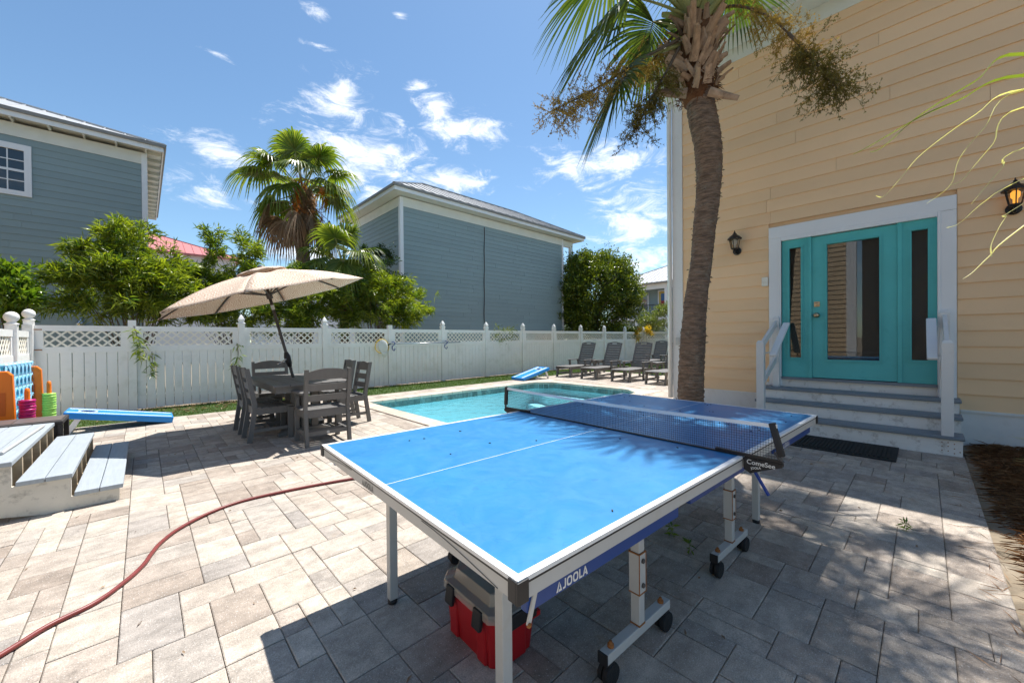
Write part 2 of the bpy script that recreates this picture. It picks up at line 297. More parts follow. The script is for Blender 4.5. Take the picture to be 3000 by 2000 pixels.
_t = wm.node_tree; _g = _t.nodes.new('ShaderNodeNewGeometry'); _n = _t.nodes.new('ShaderNodeTexNoise'); _n.inputs['Scale'].default_value = 3.6; _n.inputs['Detail'].default_value = 3; _n.inputs['Distortion'].default_value = .8; _t.links.new(_g.outputs['Position'], _n.inputs['Vector'])
_b = _t.nodes.new('ShaderNodeBump'); _b.inputs['Strength'].default_value = .42; _b.inputs['Distance'].default_value = .05; _t.links.new(_n.outputs[0], _b.inputs['Height'])
for n_ in _t.nodes:
    if n_.type in ('BSDF_GLOSSY', 'FRESNEL'): _t.links.new(_b.outputs[0], n_.inputs['Normal'])
def emit(name, col, s):
    m = bpy.data.materials.new(name); m.use_nodes = True; b = m.node_tree.nodes['Principled BSDF']; b.inputs['Base Color'].default_value = (*col, 1); b.inputs['Emission Color'].default_value = (*col, 1); b.inputs['Emission Strength'].default_value = s; MATS[name] = m
emit('amber_bulb', (1.0, .42, .06), .75)
mat('frosted_bulb', (.75, .74, .70), .5)
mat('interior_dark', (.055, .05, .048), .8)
mat('interior_mid', (.30, .28, .26), .8)

# ---------------------------------------------------------------- mesh helpers
class B:
    def __init__(s): s.v = []; s.f = []
    def add(s, vs, fs):
        o = len(s.v); s.v += [tuple(x) for x in vs]; s.f += [tuple(i+o for i in f) for f in fs]; return s
    def box(s, c, d, rot=None, taper=1.0):
        x, y, z = d[0]/2, d[1]/2, d[2]/2
        p = [Vector(q) for q in ((-x, -y, -z), (x, -y, -z), (x, y, -z), (-x, y, -z), (-x*taper, -y*taper, z), (x*taper, -y*taper, z), (x*taper, y*taper, z), (-x*taper, y*taper, z))]
        if rot is not None:
            m = rot if isinstance(rot, Matrix) else Euler(rot).to_matrix(); p = [m @ q for q in p]
        c = Vector(c); return s.add([q+c for q in p], [(0, 3, 2, 1), (4, 5, 6, 7), (0, 1, 5, 4), (1, 2, 6, 5), (2, 3, 7, 6), (3, 0, 4, 7)])
    def bb(s, a, b):
        return s.box([(a[i]+b[i])/2 for i in range(3)], [abs(b[i]-a[i]) for i in range(3)])
    def bar(s, a, b, w, h, up=(0, 0, 1)):
        a, b = Vector(a), Vector(b); d = b-a; l = d.length; d.normalize(); u = Vector(up)
        sd = d.cross(u)
        if sd.length < 1e-4: sd = d.cross(Vector((1, 0, 0)))
        sd.normalize(); u = sd.cross(d)
        m = Matrix((d, sd, u)).transposed(); return s.box((a+b)/2, (l, w, h), m)
    def tube(s, path, r, n=8, caps=True, rs=None):
        path = [Vector(p) for p in path]; vs = []; fs = []; ref = Vector((0, 0, 1)); k = len(path)
        prev = None
        for i, p in enumerate(path):
            t = (path[min(i+1, k-1)] - path[max(i-1, 0)]).normalized()
            if prev is None:
                a = t.cross(ref)
                if a.length < .05: a = t.cross(Vector((1, 0, 0)))
                a.normalize()
            else:
                a = (prev - t*prev.dot(t)).normalized()
            prev = a; b = t.cross(a); rr = rs[i] if rs else r
            for j in range(n):
                an = 2*math.pi*j/n; vs.append(p + (a*math.cos(an)+b*math.sin(an))*rr)
        for i in range(k-1):
            for j in range(n):
                fs.append((i*n+j, i*n+(j+1) % n, (i+1)*n+(j+1) % n, (i+1)*n+j))
        if caps: fs.append(tuple(range(n-1, -1, -1))); fs.append(tuple((k-1)*n+j for j in range(n)))
        return s.add(vs, fs)
    def lathe(s, c, prof, n=16, axis='z'):
        vs = []; fs = []; k = len(prof); c = Vector(c)
        for (r, h) in prof:
            for j in range(n):
                a = 2*math.pi*j/n
                q = (r*math.cos(a), r*math.sin(a), h)
                if axis == 'x': q = (h, q[0], q[1])
                if axis == 'y': q = (q[0], h, q[1])
                vs.append(c+Vector(q))
        for i in range(k-1):
            for j in range(n): fs.append((i*n+j, i*n+(j+1) % n, (i+1)*n+(j+1) % n, (i+1)*n+j))
        fs.append(tuple(range(n-1, -1, -1))); fs.append(tuple((k-1)*n+j for j in range(n)))
        return s.add(vs, fs)
    def prism(s, poly, a, b, axis=1):
        """poly of 2-D points, extruded along axis from a to b"""
        n = len(poly)
        def P(p, t):
            if axis == 0: return (t, p[0], p[1])
            if axis == 1: return (p[0], t, p[1])
            return (p[0], p[1], t)
        vs = [P(p, a) for p in poly]+[P(p, b) for p in poly]
        fs = [tuple(range(n)), tuple(range(2*n-1, n-1, -1))]+[(i, (i+1) % n, n+(i+1) % n, n+i) for i in range(n)]
        return s.add(vs, fs)
    def mesh(s, name, m=None, smooth=False):
        me = bpy.data.meshes.new(name); me.from_pydata(s.v, [], s.f); 
        bm = bmesh.new(); bm.from_mesh(me); bmesh.ops.recalc_face_normals(bm, faces=bm.faces); bm.to_mesh(me); bm.free()
        if m: me.materials.append(MATS[m])
        if smooth:
            for p in me.polygons: p.use_smooth = True
        return me
    def build(s, name, m, parent=None, smooth=False, bevel=0.0, loc=None, rot=None):
        o = bpy.data.objects.new(name, s.mesh(name, m, smooth)); COL.objects.link(o)
        if parent: o.parent = parent
        if loc: o.location = loc
        if rot: o.rotation_euler = rot
        if bevel:
            md = o.modifiers.new('bevel', 'BEVEL'); md.width = bevel; md.segments = 2; md.limit_method = 'ANGLE'; md.angle_limit = R(40)
        return o
def link(name, me, parent=None, loc=(0, 0, 0), rot=(0, 0, 0), scale=None):
    o = bpy.data.objects.new(name, me); COL.objects.link(o); o.location = loc; o.rotation_euler = rot
    if parent: o.parent = parent
    if scale: o.scale = scale
    return o
def tag(o, label=None, cat=None, group=None, kind=None):
    if label: o['label'] = label
    if cat: o['category'] = cat
    if group: o['group'] = group
    if kind: o['kind'] = kind
    return o
def thing(name, label, cat, loc=(0, 0, 0), rz=0.0, group=None):
    o = bpy.data.objects.new(name, None); COL.objects.link(o); o.empty_display_size = .1; o.location = loc; o.rotation_euler = (0, 0, rz)
    return tag(o, label, cat, group)
def dup(o, loc, rz, label, parent=None):
    """copy of a thing with copies of its parts and sub-parts"""
    c = o.copy(); COL.objects.link(c)
    if parent is None:
        c.location = loc; c.rotation_euler = (0, 0, rz); c['label'] = label
    else: c.parent = parent
    for ch in list(o.children): dup(ch, None, 0, None, c)
    return c
def npmesh(name, V, Fq, m, smooth=False):
    """fast mesh from numpy: V (n,3), Fq (k,3|4)"""
    me = bpy.data.meshes.new(name); k, c = Fq.shape
    me.vertices.add(len(V)); me.vertices.foreach_set('co', V.astype(np.float32).ravel())
    me.loops.add(k*c); me.loops.foreach_set('vertex_index', Fq.astype(np.int32).ravel())
    me.polygons.add(k); me.polygons.foreach_set('loop_start', np.arange(0, k*c, c, dtype=np.int32)); me.polygons.foreach_set('loop_total', np.full(k, c, np.int32))
    me.materials.append(MATS[m]); me.update(); me.validate()
    if smooth: me.polygons.foreach_set('use_smooth', np.ones(k, bool))
    return me
def nrm(a): return a/np.maximum(np.linalg.norm(a, axis=1, keepdims=True), 1e-9)
def leaves(P, D, L, W, fold=.25, droop=.15, rs=rng):
    """lance-shaped leaves: P base points, D directions, L lengths, W widths"""
    n = len(P); D = nrm(D); s = nrm(np.cross(D, rs.normal(size=(n, 3)))); nn = np.cross(s, D)
    L = np.asarray(L).reshape(-1, 1)*np.ones((n, 1)); W = np.asarray(W).reshape(-1, 1)*np.ones((n, 1))
    mid = P + D*L*.42
    tip = P + D*L; tip[:, 2] -= (droop*L)[:, 0]
    a = mid + s*W*.5 + nn*W*fold; b = mid - s*W*.5 + nn*W*fold
    V = np.stack([P, a, tip, b], 1).reshape(-1, 3)
    i = np.arange(n)*4; Fq = np.concatenate([np.stack([i, i+1, i+2], 1), np.stack([i, i+2, i+3], 1)])
    return V, Fq
def cluster(centres, per, spread, L, W, updir=(0, 0, .4), outward=None, droop=.15, rs=rng, jitter=.9):
    """leaf tufts at each centre"""
    C_ = np.repeat(centres, per, 0); n = len(C_)
    D = rs.normal(size=(n, 3))*jitter + np.array(updir)
    if outward is not None: D += np.repeat(outward, per, 0)
    P = C_ + rs.normal(size=(n, 3))*spread
    Ls = L*rs.uniform(.65, 1.25, n); Ws = W*rs.uniform(.75, 1.2, n)
    return leaves(P, D, Ls, Ws, droop=droop, rs=rs)
def ellipsoid_pts(c, r, n, rs=rng, shell=.5):
    d = nrm(rs.normal(size=(n, 3))); rad = rs.uniform(shell**3, 1, n)**(1/3)
    return np.array(c)+d*rad[:, None]*np.array(r), d
def merge(parts):
    Vs, Fs, o = [], [], 0
    for V, Fq in parts: Vs.append(V); Fs.append(Fq+o); o += len(V)
    return np.concatenate(Vs), np.concatenate(Fs)

# ================================================================ GROUND, PATIO, POOL
PX0, PX1, PY0, PY1 = 3.40, 8.86, 4.66, 8.00          # pool water edge
def sheet(name, rects, z, m, kind='structure'):
    b = B()
    for (x0, x1, y0, y1) in rects: b.add([(x0, y0, z), (x1, y0, z), (x1, y1, z), (x0, y1, z)], [(0, 1, 2, 3)])
    return tag(b.build(name, m), kind=kind)
sheet('ground', [(-400, PX0-.2, -400, 400), (PX1+.2, 400, -400, 400), (PX0-.2, PX1+.2, -400, PY0-.2), (PX0-.2, PX1+.2, PY1+.2, 400)], -.075, 'soil')
tag(bpy.data.objects['ground'], 'sandy soil ground around the patio and houses')

patio = bpy.data.objects.new('patio_paving', None); COL.objects.link(patio); tag(patio, 'pale tumbled stone paving of mixed rectangular sizes', kind='structure')
AX0, AX1, AY0, AY1 = -2.0, 12.95, -.30, 8.98
bed = B()
for (x0, x1, y0, y1) in [(AX0, PX0-.02, AY0, AY1), (PX1+.02, AX1, PY0-.02, AY1), (PX0-.02, PX1+.02, PY1+.02, AY1), (PX0-.02, 7.09, AY0, PY0-.02), (7.09, AX1, 3.15, PY0-.02)]:
    bed.add([(x0, y0, -.012), (x1, y0, -.012), (x1, y1, -.012), (x0, y1, -.012)], [(0, 1, 2, 3)])
bed.build('joint_sand', 'sand_joint', patio)
mod = .106; nx = int((AX1-AX0)/mod); ny = int((AY1-AY0)/mod)
occ = np.zeros((nx, ny), bool)
for i in range(nx):
    for j in range(ny):
        x, y = AX0+(i+.5)*mod, AY0+(j+.5)*mod
        if PX0-.30 < x < PX1+.30 and PY0-.30 < y < PY1+.30: occ[i, j] = True
        if x > 7.08 and y < 3.16: occ[i, j] = True
        if x > 6.34 and -.3 < y < 1.72: occ[i, j] = True
sizes = [(2, 3), (3, 2), (3, 3), (4, 3), (2, 2), (2, 1), (1, 2), (1, 3), (2, 4)]; wts = [.30, .22, .05, .02, .22, .08, .08, .03, .02]
pav = []
rp = random.Random(5)
for j in range(ny):
    for i in range(nx):
        if occ[i, j]: continue
        order = sorted(range(len(sizes)), key=lambda k: rp.random()**(1/wts[k]), reverse=True)
        for k in order+[-1]:
            a, b_ = sizes[k] if k >= 0 else (1, 1)
            if i+a <= nx and j+b_ <= ny and not occ[i:i+a, j:j+b_].any():
                occ[i:i+a, j:j+b_] = True; pav.append((AX0+(i+a/2)*mod, AY0+(j+b_/2)*mod, a, b_)); break
def paver_geo(a, b_, g=.0016, ch=.0042):
    x, y = a*mod/2-g, b_*mod/2-g; X, Y = x-ch, y-ch
    return [(-x, -y, -.05), (x, -y, -.05), (x, y, -.05), (-x, y, -.05), (-x, -y, -ch*.7), (x, -y, -ch*.7), (x, y, -ch*.7), (-x, y, -ch*.7), (-X, -Y, 0), (X, -Y, 0), (X, Y, 0), (-X, Y, 0)], \
        [(8, 9, 10, 11), (4, 5, 9, 8), (5, 6, 10, 9), (6, 7, 11, 10), (7, 4, 8, 11), (0, 1, 5, 4), (1, 2, 6, 5), (2, 3, 7, 6), (3, 0, 4, 7)]
def inview(x, y, z=0):
    d = Vector((x, y, z))-CAM; zz = d.dot(FW)
    if zz < .6: return None
    px, py = 1500+F_PX*d.dot(RT)/zz, 1000-F_PX*d.dot(UP)/zz
    return zz if -60 < px < 3060 and py < 2090 else None
def hidden(x, y):          # under the games table, where little shows
    return False
near = []
for p in pav:
    z = inview(p[0], p[1])
    near.append(((z*z)/(p[2]*p[3]) if z else 1e9, p))
near.sort(key=lambda t: t[0])
pm = {}
rest = B()
for k, (sc_, (x, y, a, b_)) in enumerate(near):
    dz, tx, ty = rp.uniform(-.0022, .0016), rp.uniform(-.006, .006), rp.uniform(-.006, .006)
    if k < 300:
        if (a, b_) not in pm:
            g = B().add(*paver_geo(a, b_)); pm[(a, b_)] = g.mesh('paver', 'paver')
        link('paver', pm[(a, b_)], patio, (x, y, dz), (tx, ty, 0))
    else:
        vs_, fs_ = paver_geo(a, b_); rest.add([(v[0]+x, v[1]+y, v[2]+dz+v[0]*ty) for v in vs_], fs_)
tag(rest.build('distant_pavers', 'paver', patio), kind='stuff')

# ---- pool
pool = bpy.data.objects.new('swimming_pool', None); COL.objects.link(pool); tag(pool, 'small in-ground pool with stone coping and slate waterline tiles', kind='structure')
CH = .42
outline = [(PX0, PY0), (PX1-CH, PY0), (PX1, PY0+CH), (PX1, PY1-CH), (PX1-CH, PY1), (PX0, PY1)]
sh = B(); nO = len(outline); zb = -1.25; zw = -.155
vs_ = [(x, y, -.02) for x, y in outline]+[(x, y, zb) for x, y in outline]
sh.add(vs_, [tuple(range(nO, 2*nO))]+[(i, (i+1) % nO, nO+(i+1) % nO, nO+i) for i in range(nO)])
sh.build('pool_shell', 'pool_plaster', pool)
for k, (dx, zt) in enumerate(((1.05, -.45), (.72, -.70), (.40, -.95))):
    b = B(); xa = PX1-.004-[.55, .95, 1.35][k]
    b.prism([(xa+.25, PY0+.02), (PX1-CH-.02, PY0+.02), (PX1-.02, PY0+CH+.02), (PX1-.02, PY1-CH-.02), (PX1-CH-.02, PY1-.02), (xa+.25, PY1-.02), (xa, PY1-.6), (xa, PY0+.6)], zb+.01+.02*k, [-.36, -.60, -.86][k], 2)
    b.build('pool_step', 'pool_plaster', pool)
wt = B(); wt.add([(x, y, zw) for x, y in outline], [tuple(range(nO))])
tag(wt.build('pool_water', 'pool_water', None), 'clear turquoise pool water with faint ripples', kind='structure')
tl = {}
for i in range(nO):
    a, b_ = Vector((*outline[i], 0)), Vector((*outline[(i+1) % nO], 0)); d = b_-a; n = max(2, round(d.length/.152)); st = d/n
    inward = Vector((-d.y, d.x, 0)).normalized(); an = math.atan2(d.y, d.x); key = round(st.length, 4)
    if key not in tl: tl[key] = B().box((0, 0, 0), (st.length-.004, .012, .150), None, .97).mesh('waterline_tile', 'pool_tile')
    for k in range(n):
        c = a+st*(k+.5)+inward*.004; link('waterline_tile', tl[key], pool, (c.x, c.y, -.105), (0, 0, an))
cop = {}
def coping_run(x0, x1, y0, y1, along):
    L_ = (x1-x0) if along == 'x' else (y1-y0); n = round(L_/.305)
    for k in range(n):
        s_ = L_/n; key = (along, round(s_, 4))
        if key not in cop:
            wd = .30; d = (s_-.006, wd, .062) if along == 'x' else (wd, s_-.006, .062)
            cop[key] = B().box((0, 0, -.031), d).mesh('coping_stone', 'coping')
        c = (x0+s_*(k+.5), (y0+y1)/2) if along == 'x' else ((x0+x1)/2, y0+s_*(k+.5))
        o = link('coping_stone', cop[key], pool, (c[0], c[1], .006+rp.uniform(-.001, .001)))
        md = o.modifiers.new('bevel', 'BEVEL'); md.width = .012; md.segments = 2
coping_run(PX0-.285, PX0+.02, PY0-.28, PY1+.28, 'y'); coping_run(PX1-.02, PX1+.285, PY0-.28+.3, PY1+.28-.3, 'y')
coping_run(PX0+.02, PX1+.285, PY0-.285, PY0+.02, 'x'); coping_run(PX0+.02, PX1+.285, PY1-.02, PY1+.285, 'x')
for sy in (0, 1):                                                      # cut stones that fill the clipped corners
    y0 = PY1-CH if sy else PY0+CH; y1 = PY1+.0 if sy else PY0-.0
    b = B(); b.prism([(PX1-CH-.03, y1), (PX1-.02, y1), (PX1-.02, y0+(.03 if not sy else -.03))] if sy else [(PX1-CH-.03, y1), (PX1-.02, y0+.03), (PX1-.02, y1)], -.055, .004, 2)
    b.build('coping_corner', 'coping', pool)

# ---- lawn strips
def blades(name, rects, dens, h, wid, m, label, z=.0):
    Ps = []
    for (x0, x1, y0, y1) in rects:
        n = int((x1-x0)*(y1-y0)*dens); Ps.append(np.stack([rng.uniform(x0, x1, n), rng.uniform(y0, y1, n), np.full(n, z)], 1))
    P = np.concatenate(Ps); n = len(P); D = rng.normal(size=(n, 3))*.45+np.array((0, 0, 1)); V, Fq = leaves(P, D, h*rng.uniform(.5, 1.2, n), wid, droop=.1)
    return tag(link(name, npmesh(name, V, Fq, m)), label, None, None, 'stuff')
def wavy(name, x0, x1, y0, y1, m, z, amp=.10, n=60):
    b = B(); xs = np.linspace(x0, x1, n); ys = [y0+amp*math.sin(x*1.7)*.5+amp*math.sin(x*.63+1) for x in xs]
    vs_ = [(x, y, z) for x, y in zip(xs, ys)]+[(x, y1, z) for x in xs]
    b.add(vs_, [(i, i+1, n+i+1, n+i) for i in range(n-1)]); return tag(b.build(name, m), kind='structure')
sheet('lawn_strip', [(-2.0, 12.95, 9.0, 10.46), (12.98, 19.7, 3.2, 10.46)], -.016, 'lawn_base'); tag(bpy.data.objects['lawn_strip'], 'narrow green strip of lawn along the white fence')
blades('lawn_grass', [(-1.6, 12.95, 8.99, 10.42), (13.0, 19.6, 4.0, 10.4)], 1500, .042, .009, 'turf_blade', 'short green turf growing along the white fence', -.016)
n = 260; P = np.stack([rng.uniform(-1.2, 3.2, n), rng.uniform(9.15, 10.35, n), rng.uniform(.015, .03, n)], 1); D = rng.normal(size=(n, 3)); D[:, 2] *= .12
tag(link('leaf_litter', npmesh('leaf_litter', *leaves(P, D, .11, .016), 'dry_leaf')), 'dry fallen bamboo leaves on the lawn strip', None, None, 'stuff')

n = 170; P = np.stack([rng.uniform(-1.4, 6.0, n), rng.uniform(-.2, 8.8, n), np.full(n, .006)], 1); keep = ~((P[:, 0] > 3.0) & (P[:, 1] > 4.3)); P = P[keep]; D = rng.normal(size=(len(P), 3)); D[:, 2] = .05
tag(link('fallen_leaves', npmesh('fallen_leaves', *leaves(P, D, .03*rng.uniform(.4, 1.5, len(P)), .010*rng.uniform(.5, 1.4, len(P)), droop=0), 'dry_leaf')), 'tiny dry leaf bits scattered over the paving', None, None, 'stuff')
# ---- planting bed with pine straw on the right
sheet('planting_bed', [(-2, 7.1, -7, -.302), (6.30, 7.1, -.302, -.31)], -.02, 'soil'); tag(bpy.data.objects['planting_bed'], 'sandy planting bed beside the house steps')
n = 34000; x = rng.uniform(1.6, 7.08, n); y = -.385-rng.gamma(1.6, .42, n)
dens_ = np.sin(x*2.1+1)*.5+np.sin(y*5+x)*.5; keep = (rng.uniform(size=n) < np.where(x > 4.4, 1.0, .42+.3*dens_)) & (y > -3.2)
P = np.stack([x, y, rng.uniform(-.015, .045, n)*np.clip((-.28-y)*4, .2, 1.3)], 1)[keep]; D = rng.normal(size=(len(P), 3)); D[:, 2] *= .16
tag(link('pine_straw', npmesh('pine_straw', *leaves(P, D, .125*rng.uniform(.6, 1.2, len(P)), .0036, fold=.1), 'straw')), 'brown pine straw mulch covering the bed by the steps', None, None, 'stuff')
n = 130; P = np.stack([rng.uniform(1.4, 6.2, n), -.30+rng.normal(size=n)*.05, np.full(n, .006)], 1); D = rng.normal(size=(n, 3)); D[:, 2] = 0
tag(link('stray_straw', npmesh('stray_straw', *leaves(P, D, .13, .004, fold=.0, droop=0), 'straw')), 'loose pine needles scattered on the paving edge', None, None, 'stuff')

# ================================================================ HOUSES
def boards(parent, m, u0, u1, z0, z1, step, place, holes=(), seglen=3.6, thick=.018, seed=1, wedge=True):
    """lap siding: every board a mesh of its own. place(u, out, z) -> point"""
    rr = random.Random(seed); z = z0; k = 0
    while z < z1-.02:
        zt = min(z+step+.012, z1+.02)
        spans = [(u0, u1)]
        for (h0, h1, hz0, hz1) in holes:
            if z+step*.5 > hz0 and z+step*.5 < hz1:
                ns = []
                for (a, b_) in spans:
                    if h1 <= a or h0 >= b_: ns.append((a, b_)); continue
                    if h0 > a: ns.append((a, h0))
                    if h1 < b_: ns.append((h1, b_))
                spans = ns
        for (a, b_) in spans:
            cuts = [a]; p = a+rr.uniform(.4, 1)*seglen
            while p < b_-.5: cuts.append(p); p += seglen*rr.choice((1, 1, .8))
            cuts.append(b_)
            for c0, c1 in zip(cuts[:-1], cuts[1:]):
                g = .0016
                prof = [(thick+.004, z), (thick*.35, zt), (-.01, zt), (-.01, z)]
                vs_ = [place(c0+g, o, zz) for o, zz in prof]+[place(c1-g, o, zz) for o, zz in prof]
                B().add(vs_, [(0, 1, 2, 3), (7, 6, 5, 4), (0, 4, 5, 1), (1, 5, 6, 2), (2, 6, 7, 3), (3, 7, 4, 0)]).build('siding_board', m, parent)
        z += step; k += 1
def hip_roof(parent, x0, x1, y0, y1, z, slope, m, seam=.45, name='roof', trim='roof_trim', seam_m=None):
    b = B(); w_, d_ = x1-x0, y1-y0; h = min(w_, d_)/2
    if w_ >= d_: r0, r1 = (x0+h, (y0+y1)/2, z+h*slope), (x1-h, (y0+y1)/2, z+h*slope)
    else: r0, r1 = ((x0+x1)/2, y0+h, z+h*slope), ((x0+x1)/2, y1-h, z+h*slope)
    vs_ = [(x0, y0, z), (x1, y0, z), (x1, y1, z), (x0, y1, z), r0, r1, (x0, y0, z-.05), (x1, y0, z-.05), (x1, y1, z-.05), (x0, y1, z-.05)]
    if w_ >= d_: fs_ = [(0, 1, 5, 4), (1, 2, 5), (2, 3, 4, 5), (3, 0, 4)]
    else: fs_ = [(0, 1, 4), (1, 2, 5, 4), (2, 3, 5), (3, 0, 4, 5)]
    b.add(vs_, fs_+[(0, 6, 7, 1), (1, 7, 8, 2), (2, 8, 9, 3), (3, 9, 6, 0), (6, 9, 8, 7)])
    ro = b.build(name, m, parent)
    s = B()
    def up_len(t, L_): return min(min(t, L_-t), h)
    n = int(w_/seam)
    for k in range(1, n):
        t = k*w_/n; q = up_len(t, w_)
        for (yy, sg) in ((y0, 1), (y1, -1)): s.bar((x0+t, yy, z+.012), (x0+t, yy+sg*q, z+q*slope+.012), .022, .034)
    n = int(d_/seam)
    for k in range(1, n):
        t = k*d_/n; q = up_len(t, d_)
        for (xx, sg) in ((x0, 1), (x1, -1)): s.bar((xx, y0+t, z+.012), (xx+sg*q, y0+t, z+q*slope+.012), .022, .034)
    for c in ((x0, y0), (x1, y0), (x1, y1), (x0, y1)):
        e = min((r0, r1), key=lambda r: (r[0]-c[0])**2+(r[1]-c[1])**2); s.bar((*c, z+.02), (e[0], e[1], e[2]+.02), .10, .045)
    s.bar((r0[0], r0[1], r0[2]+.02), (r1[0], r1[1], r1[2]+.02), .10, .045)
    s.build('standing_seams', seam_m or m, ro)
    f = B(); e = .03
    for a, b_ in (((x0, y0), (x1, y0)), ((x1, y0), (x1, y1)), ((x1, y1), (x0, y1)), ((x0, y1), (x0, y0))): f.bar((*a, z-.03), (*b_, z-.03), .05, .09)
    f.build('drip_edge', trim, ro)
    return ro
def back_house(name, label, x0, x1, y0, y1, ztop, over, m, slope, roofm, step, walls='fl', exts=(), win=None, seed=1, seam_m=None, rafters=True):
    t = thing(name, label, 'house', (0, 0, 0))
    B().bb((x0+.02, y0+.02, 0), (x1-.02, y1-.02, ztop)).build('wall_core', 'stucco_white', t)
    holes = [(win[0]-.12, win[1]+.12, win[2]-.12, win[3]+.12)] if win else []
    if 'f' in walls: boards(t, m, x0+.11, x1-.11, .3, ztop-.34, step, lambda u, o, z: (u, y0-o, z), holes, 3.66, seed=seed)
    if 'l' in walls: boards(t, m, y0+.11, y1-.11, .3, ztop-.34, step, lambda u, o, z: (x0-o, u, z), (), 3.66, seed=seed+3)
    for (cx, cy, sx, sy) in ((x0, y0, 1, 1), (x1, y0, -1, 1), (x0, y1, 1, -1), (x1, y1, -1, -1)):
        b = B(); b.bb((cx-sx*.032, cy-sy*.032, .2), (cx+sx*.105, cy+sy*.0, ztop-.02)); b.bb((cx-sx*.031, cy+sy*.0, .2), (cx+sx*.0, cy+sy*.105, ztop-.02)); b.build('corner_board', 'trim_white', t)
    b = B(); b.bb((x0-.028, y0-.028, ztop-.36), (x1+.028, y0, ztop)); b.bb((x0-.028, y0, ztop-.36), (x0, y1, ztop)); b.bb((x1, y0, ztop-.36), (x1+.028, y1, ztop)); b.build('frieze_board', 'soffit', t)
    X0, X1, Y0, Y1 = x0-over, x1+over+sum(exts), y0-over, y1+over
    b = B(); b.bb((X0+.03, Y0+.03, ztop+(.10 if rafters else .03)), (X1-.03, Y1-.03, ztop+.12)); b.build('soffit', 'soffit', t)
    b = B()
    for a, c in (((X0, Y0), (X1, Y0)), ((X1, Y0), (X1, Y1)), ((X1, Y1), (X0, Y1)), ((X0, Y1), (X0, Y0))): b.bar((*a, ztop+.10), (*c, ztop+.10), .035, .15)
    b.build('fascia', 'trim_white', t)
    n = int((x1-x0)/.62) if rafters else -1
    for k in range(n+1):
        u = x0+(x1-x0)*k/n; B().bb((u-.022, Y0+.03, ztop-.005), (u+.022, y0-.03, ztop+.10)).build('rafter_tail', 'soffit', t)
    for (xx, xo) in ((x0, X0), (x1, X1-sum(exts))):
        n = int((y1-y0)/.62) if rafters else -1
        for k in range(n+1):
            v = y0+(y1-y0)*k/n; B().bb((min(xx, xo)+.03, v-.022, ztop-.005), (max(xx, xo)-.03, v+.022, ztop+.10)).build('rafter_tail', 'soffit', t)
    hip_roof(t, X0-.05, X1+.05, Y0-.05, Y1+.05, ztop+.235, slope, roofm, .44, seam_m=seam_m)
    return t
# mid house
MH = back_house('blue_house', 'two-storey blue-grey clapboard house with dark metal hip roof behind the fence', 7.12, 16.75, 13.6, 18.07, 6.72, .45, 'blue_siding', .54, 'metal_roof_grey', .178, 'fl', (.9,), seed=3, rafters=False)
b = B(); b.bb((17.5, 13.63, .0), (17.66, 13.79, 6.4)); b.build('porch_post', 'trim_white', MH)
B().bb((16.76, 13.64, 6.38), (17.70, 13.80, 6.70)).build('porch_beam', 'soffit', MH)
cb = B(); pts = []
c0 = atY(1418, 640, 13.57)
for k in range(40):
    z = 6.3-k*.155; pts.append((c0.x-.012*k*.16+.012*math.sin(k*.7), 13.55, z))
cb.tube(pts, .017, 6); cb.build('wall_conduit', 'dark_metal', MH)
# left house
LH = back_house('blue_house', 'large blue-grey clapboard house at the left edge with pale metal roof and white window', -9.0, .13, 16.9, 25.5, 7.24, .40, 'blue_siding', .43, 'metal_roof', .188, 'f', (), (-3.45, -2.30, 5.42, 6.52), seed=9)
b = B(); wx0, wx1, wz0, wz1 = -3.45, -2.30, 5.42, 6.52
WF = B().bb((wx0-.13, 16.84, wz0-.13), (wx0, 16.90, wz1+.16)).bb((wx1, 16.84, wz0-.13), (wx1+.13, 16.90, wz1+.16)).bb((wx0, 16.842, wz1), (wx1, 16.90, wz1+.16)).bb((wx0, 16.842, wz0-.13), (wx1, 16.90, wz0)).build('window', 'trim_white', LH)
B().bb((wx0, 16.885, wz0), (wx1, 16.893, wz1)).build('pane', 'window_glass', WF)
mb = B(); mb.bb((wx0, 16.866, (wz0+wz1)/2-.03), (wx1, 16.884, (wz0+wz1)/2+.03))
for q in (.25, .5, .75): mb.bb((wx0+(wx1-wx0)*q-.012, 16.868, wz0), (wx0+(wx1-wx0)*q+.012, 16.883, wz1))
for q in (.25, .75): mb.bb((wx0, 16.869, wz0+(wz1-wz0)*q-.012), (wx1, 16.882, wz0+(wz1-wz0)*q+.012))
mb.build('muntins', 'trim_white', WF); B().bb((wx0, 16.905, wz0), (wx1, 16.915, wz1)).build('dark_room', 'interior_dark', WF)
vq = atY(236, 945, 16.88); B().lathe((vq.x, 16.80, vq.z-.10), [(.10, 0), (.10, .08), (.05, .15), (.035, .2)], 12).build('wall_vent', 'steel', LH)
# red-roofed houses far behind
def far_house(name, label, x0, x1, y0, y1, zw, slope, wallm, roofm):
    t = thing(name, label, 'house'); B().bb((x0, y0, 0), (x1, y1, zw)).build('wall', wallm, t); hip_roof(t, x0-.4, x1+.4, y0-.4, y1+.4, zw+.05, slope, roofm, .42, trim=roofm); return t
far_house('red_roofed_house', 'distant white house with faded red metal roof beside the left blue house', -7, 4.6, 32, 41, 6.75, .42, 'stucco_white', 'red_roof')
far_house('red_roofed_house', 'distant house with faded red roof low between the palm and the middle house', 8.5, 17.5, 41, 50, 7.2, .30, 'stucco_white', 'red_roof')
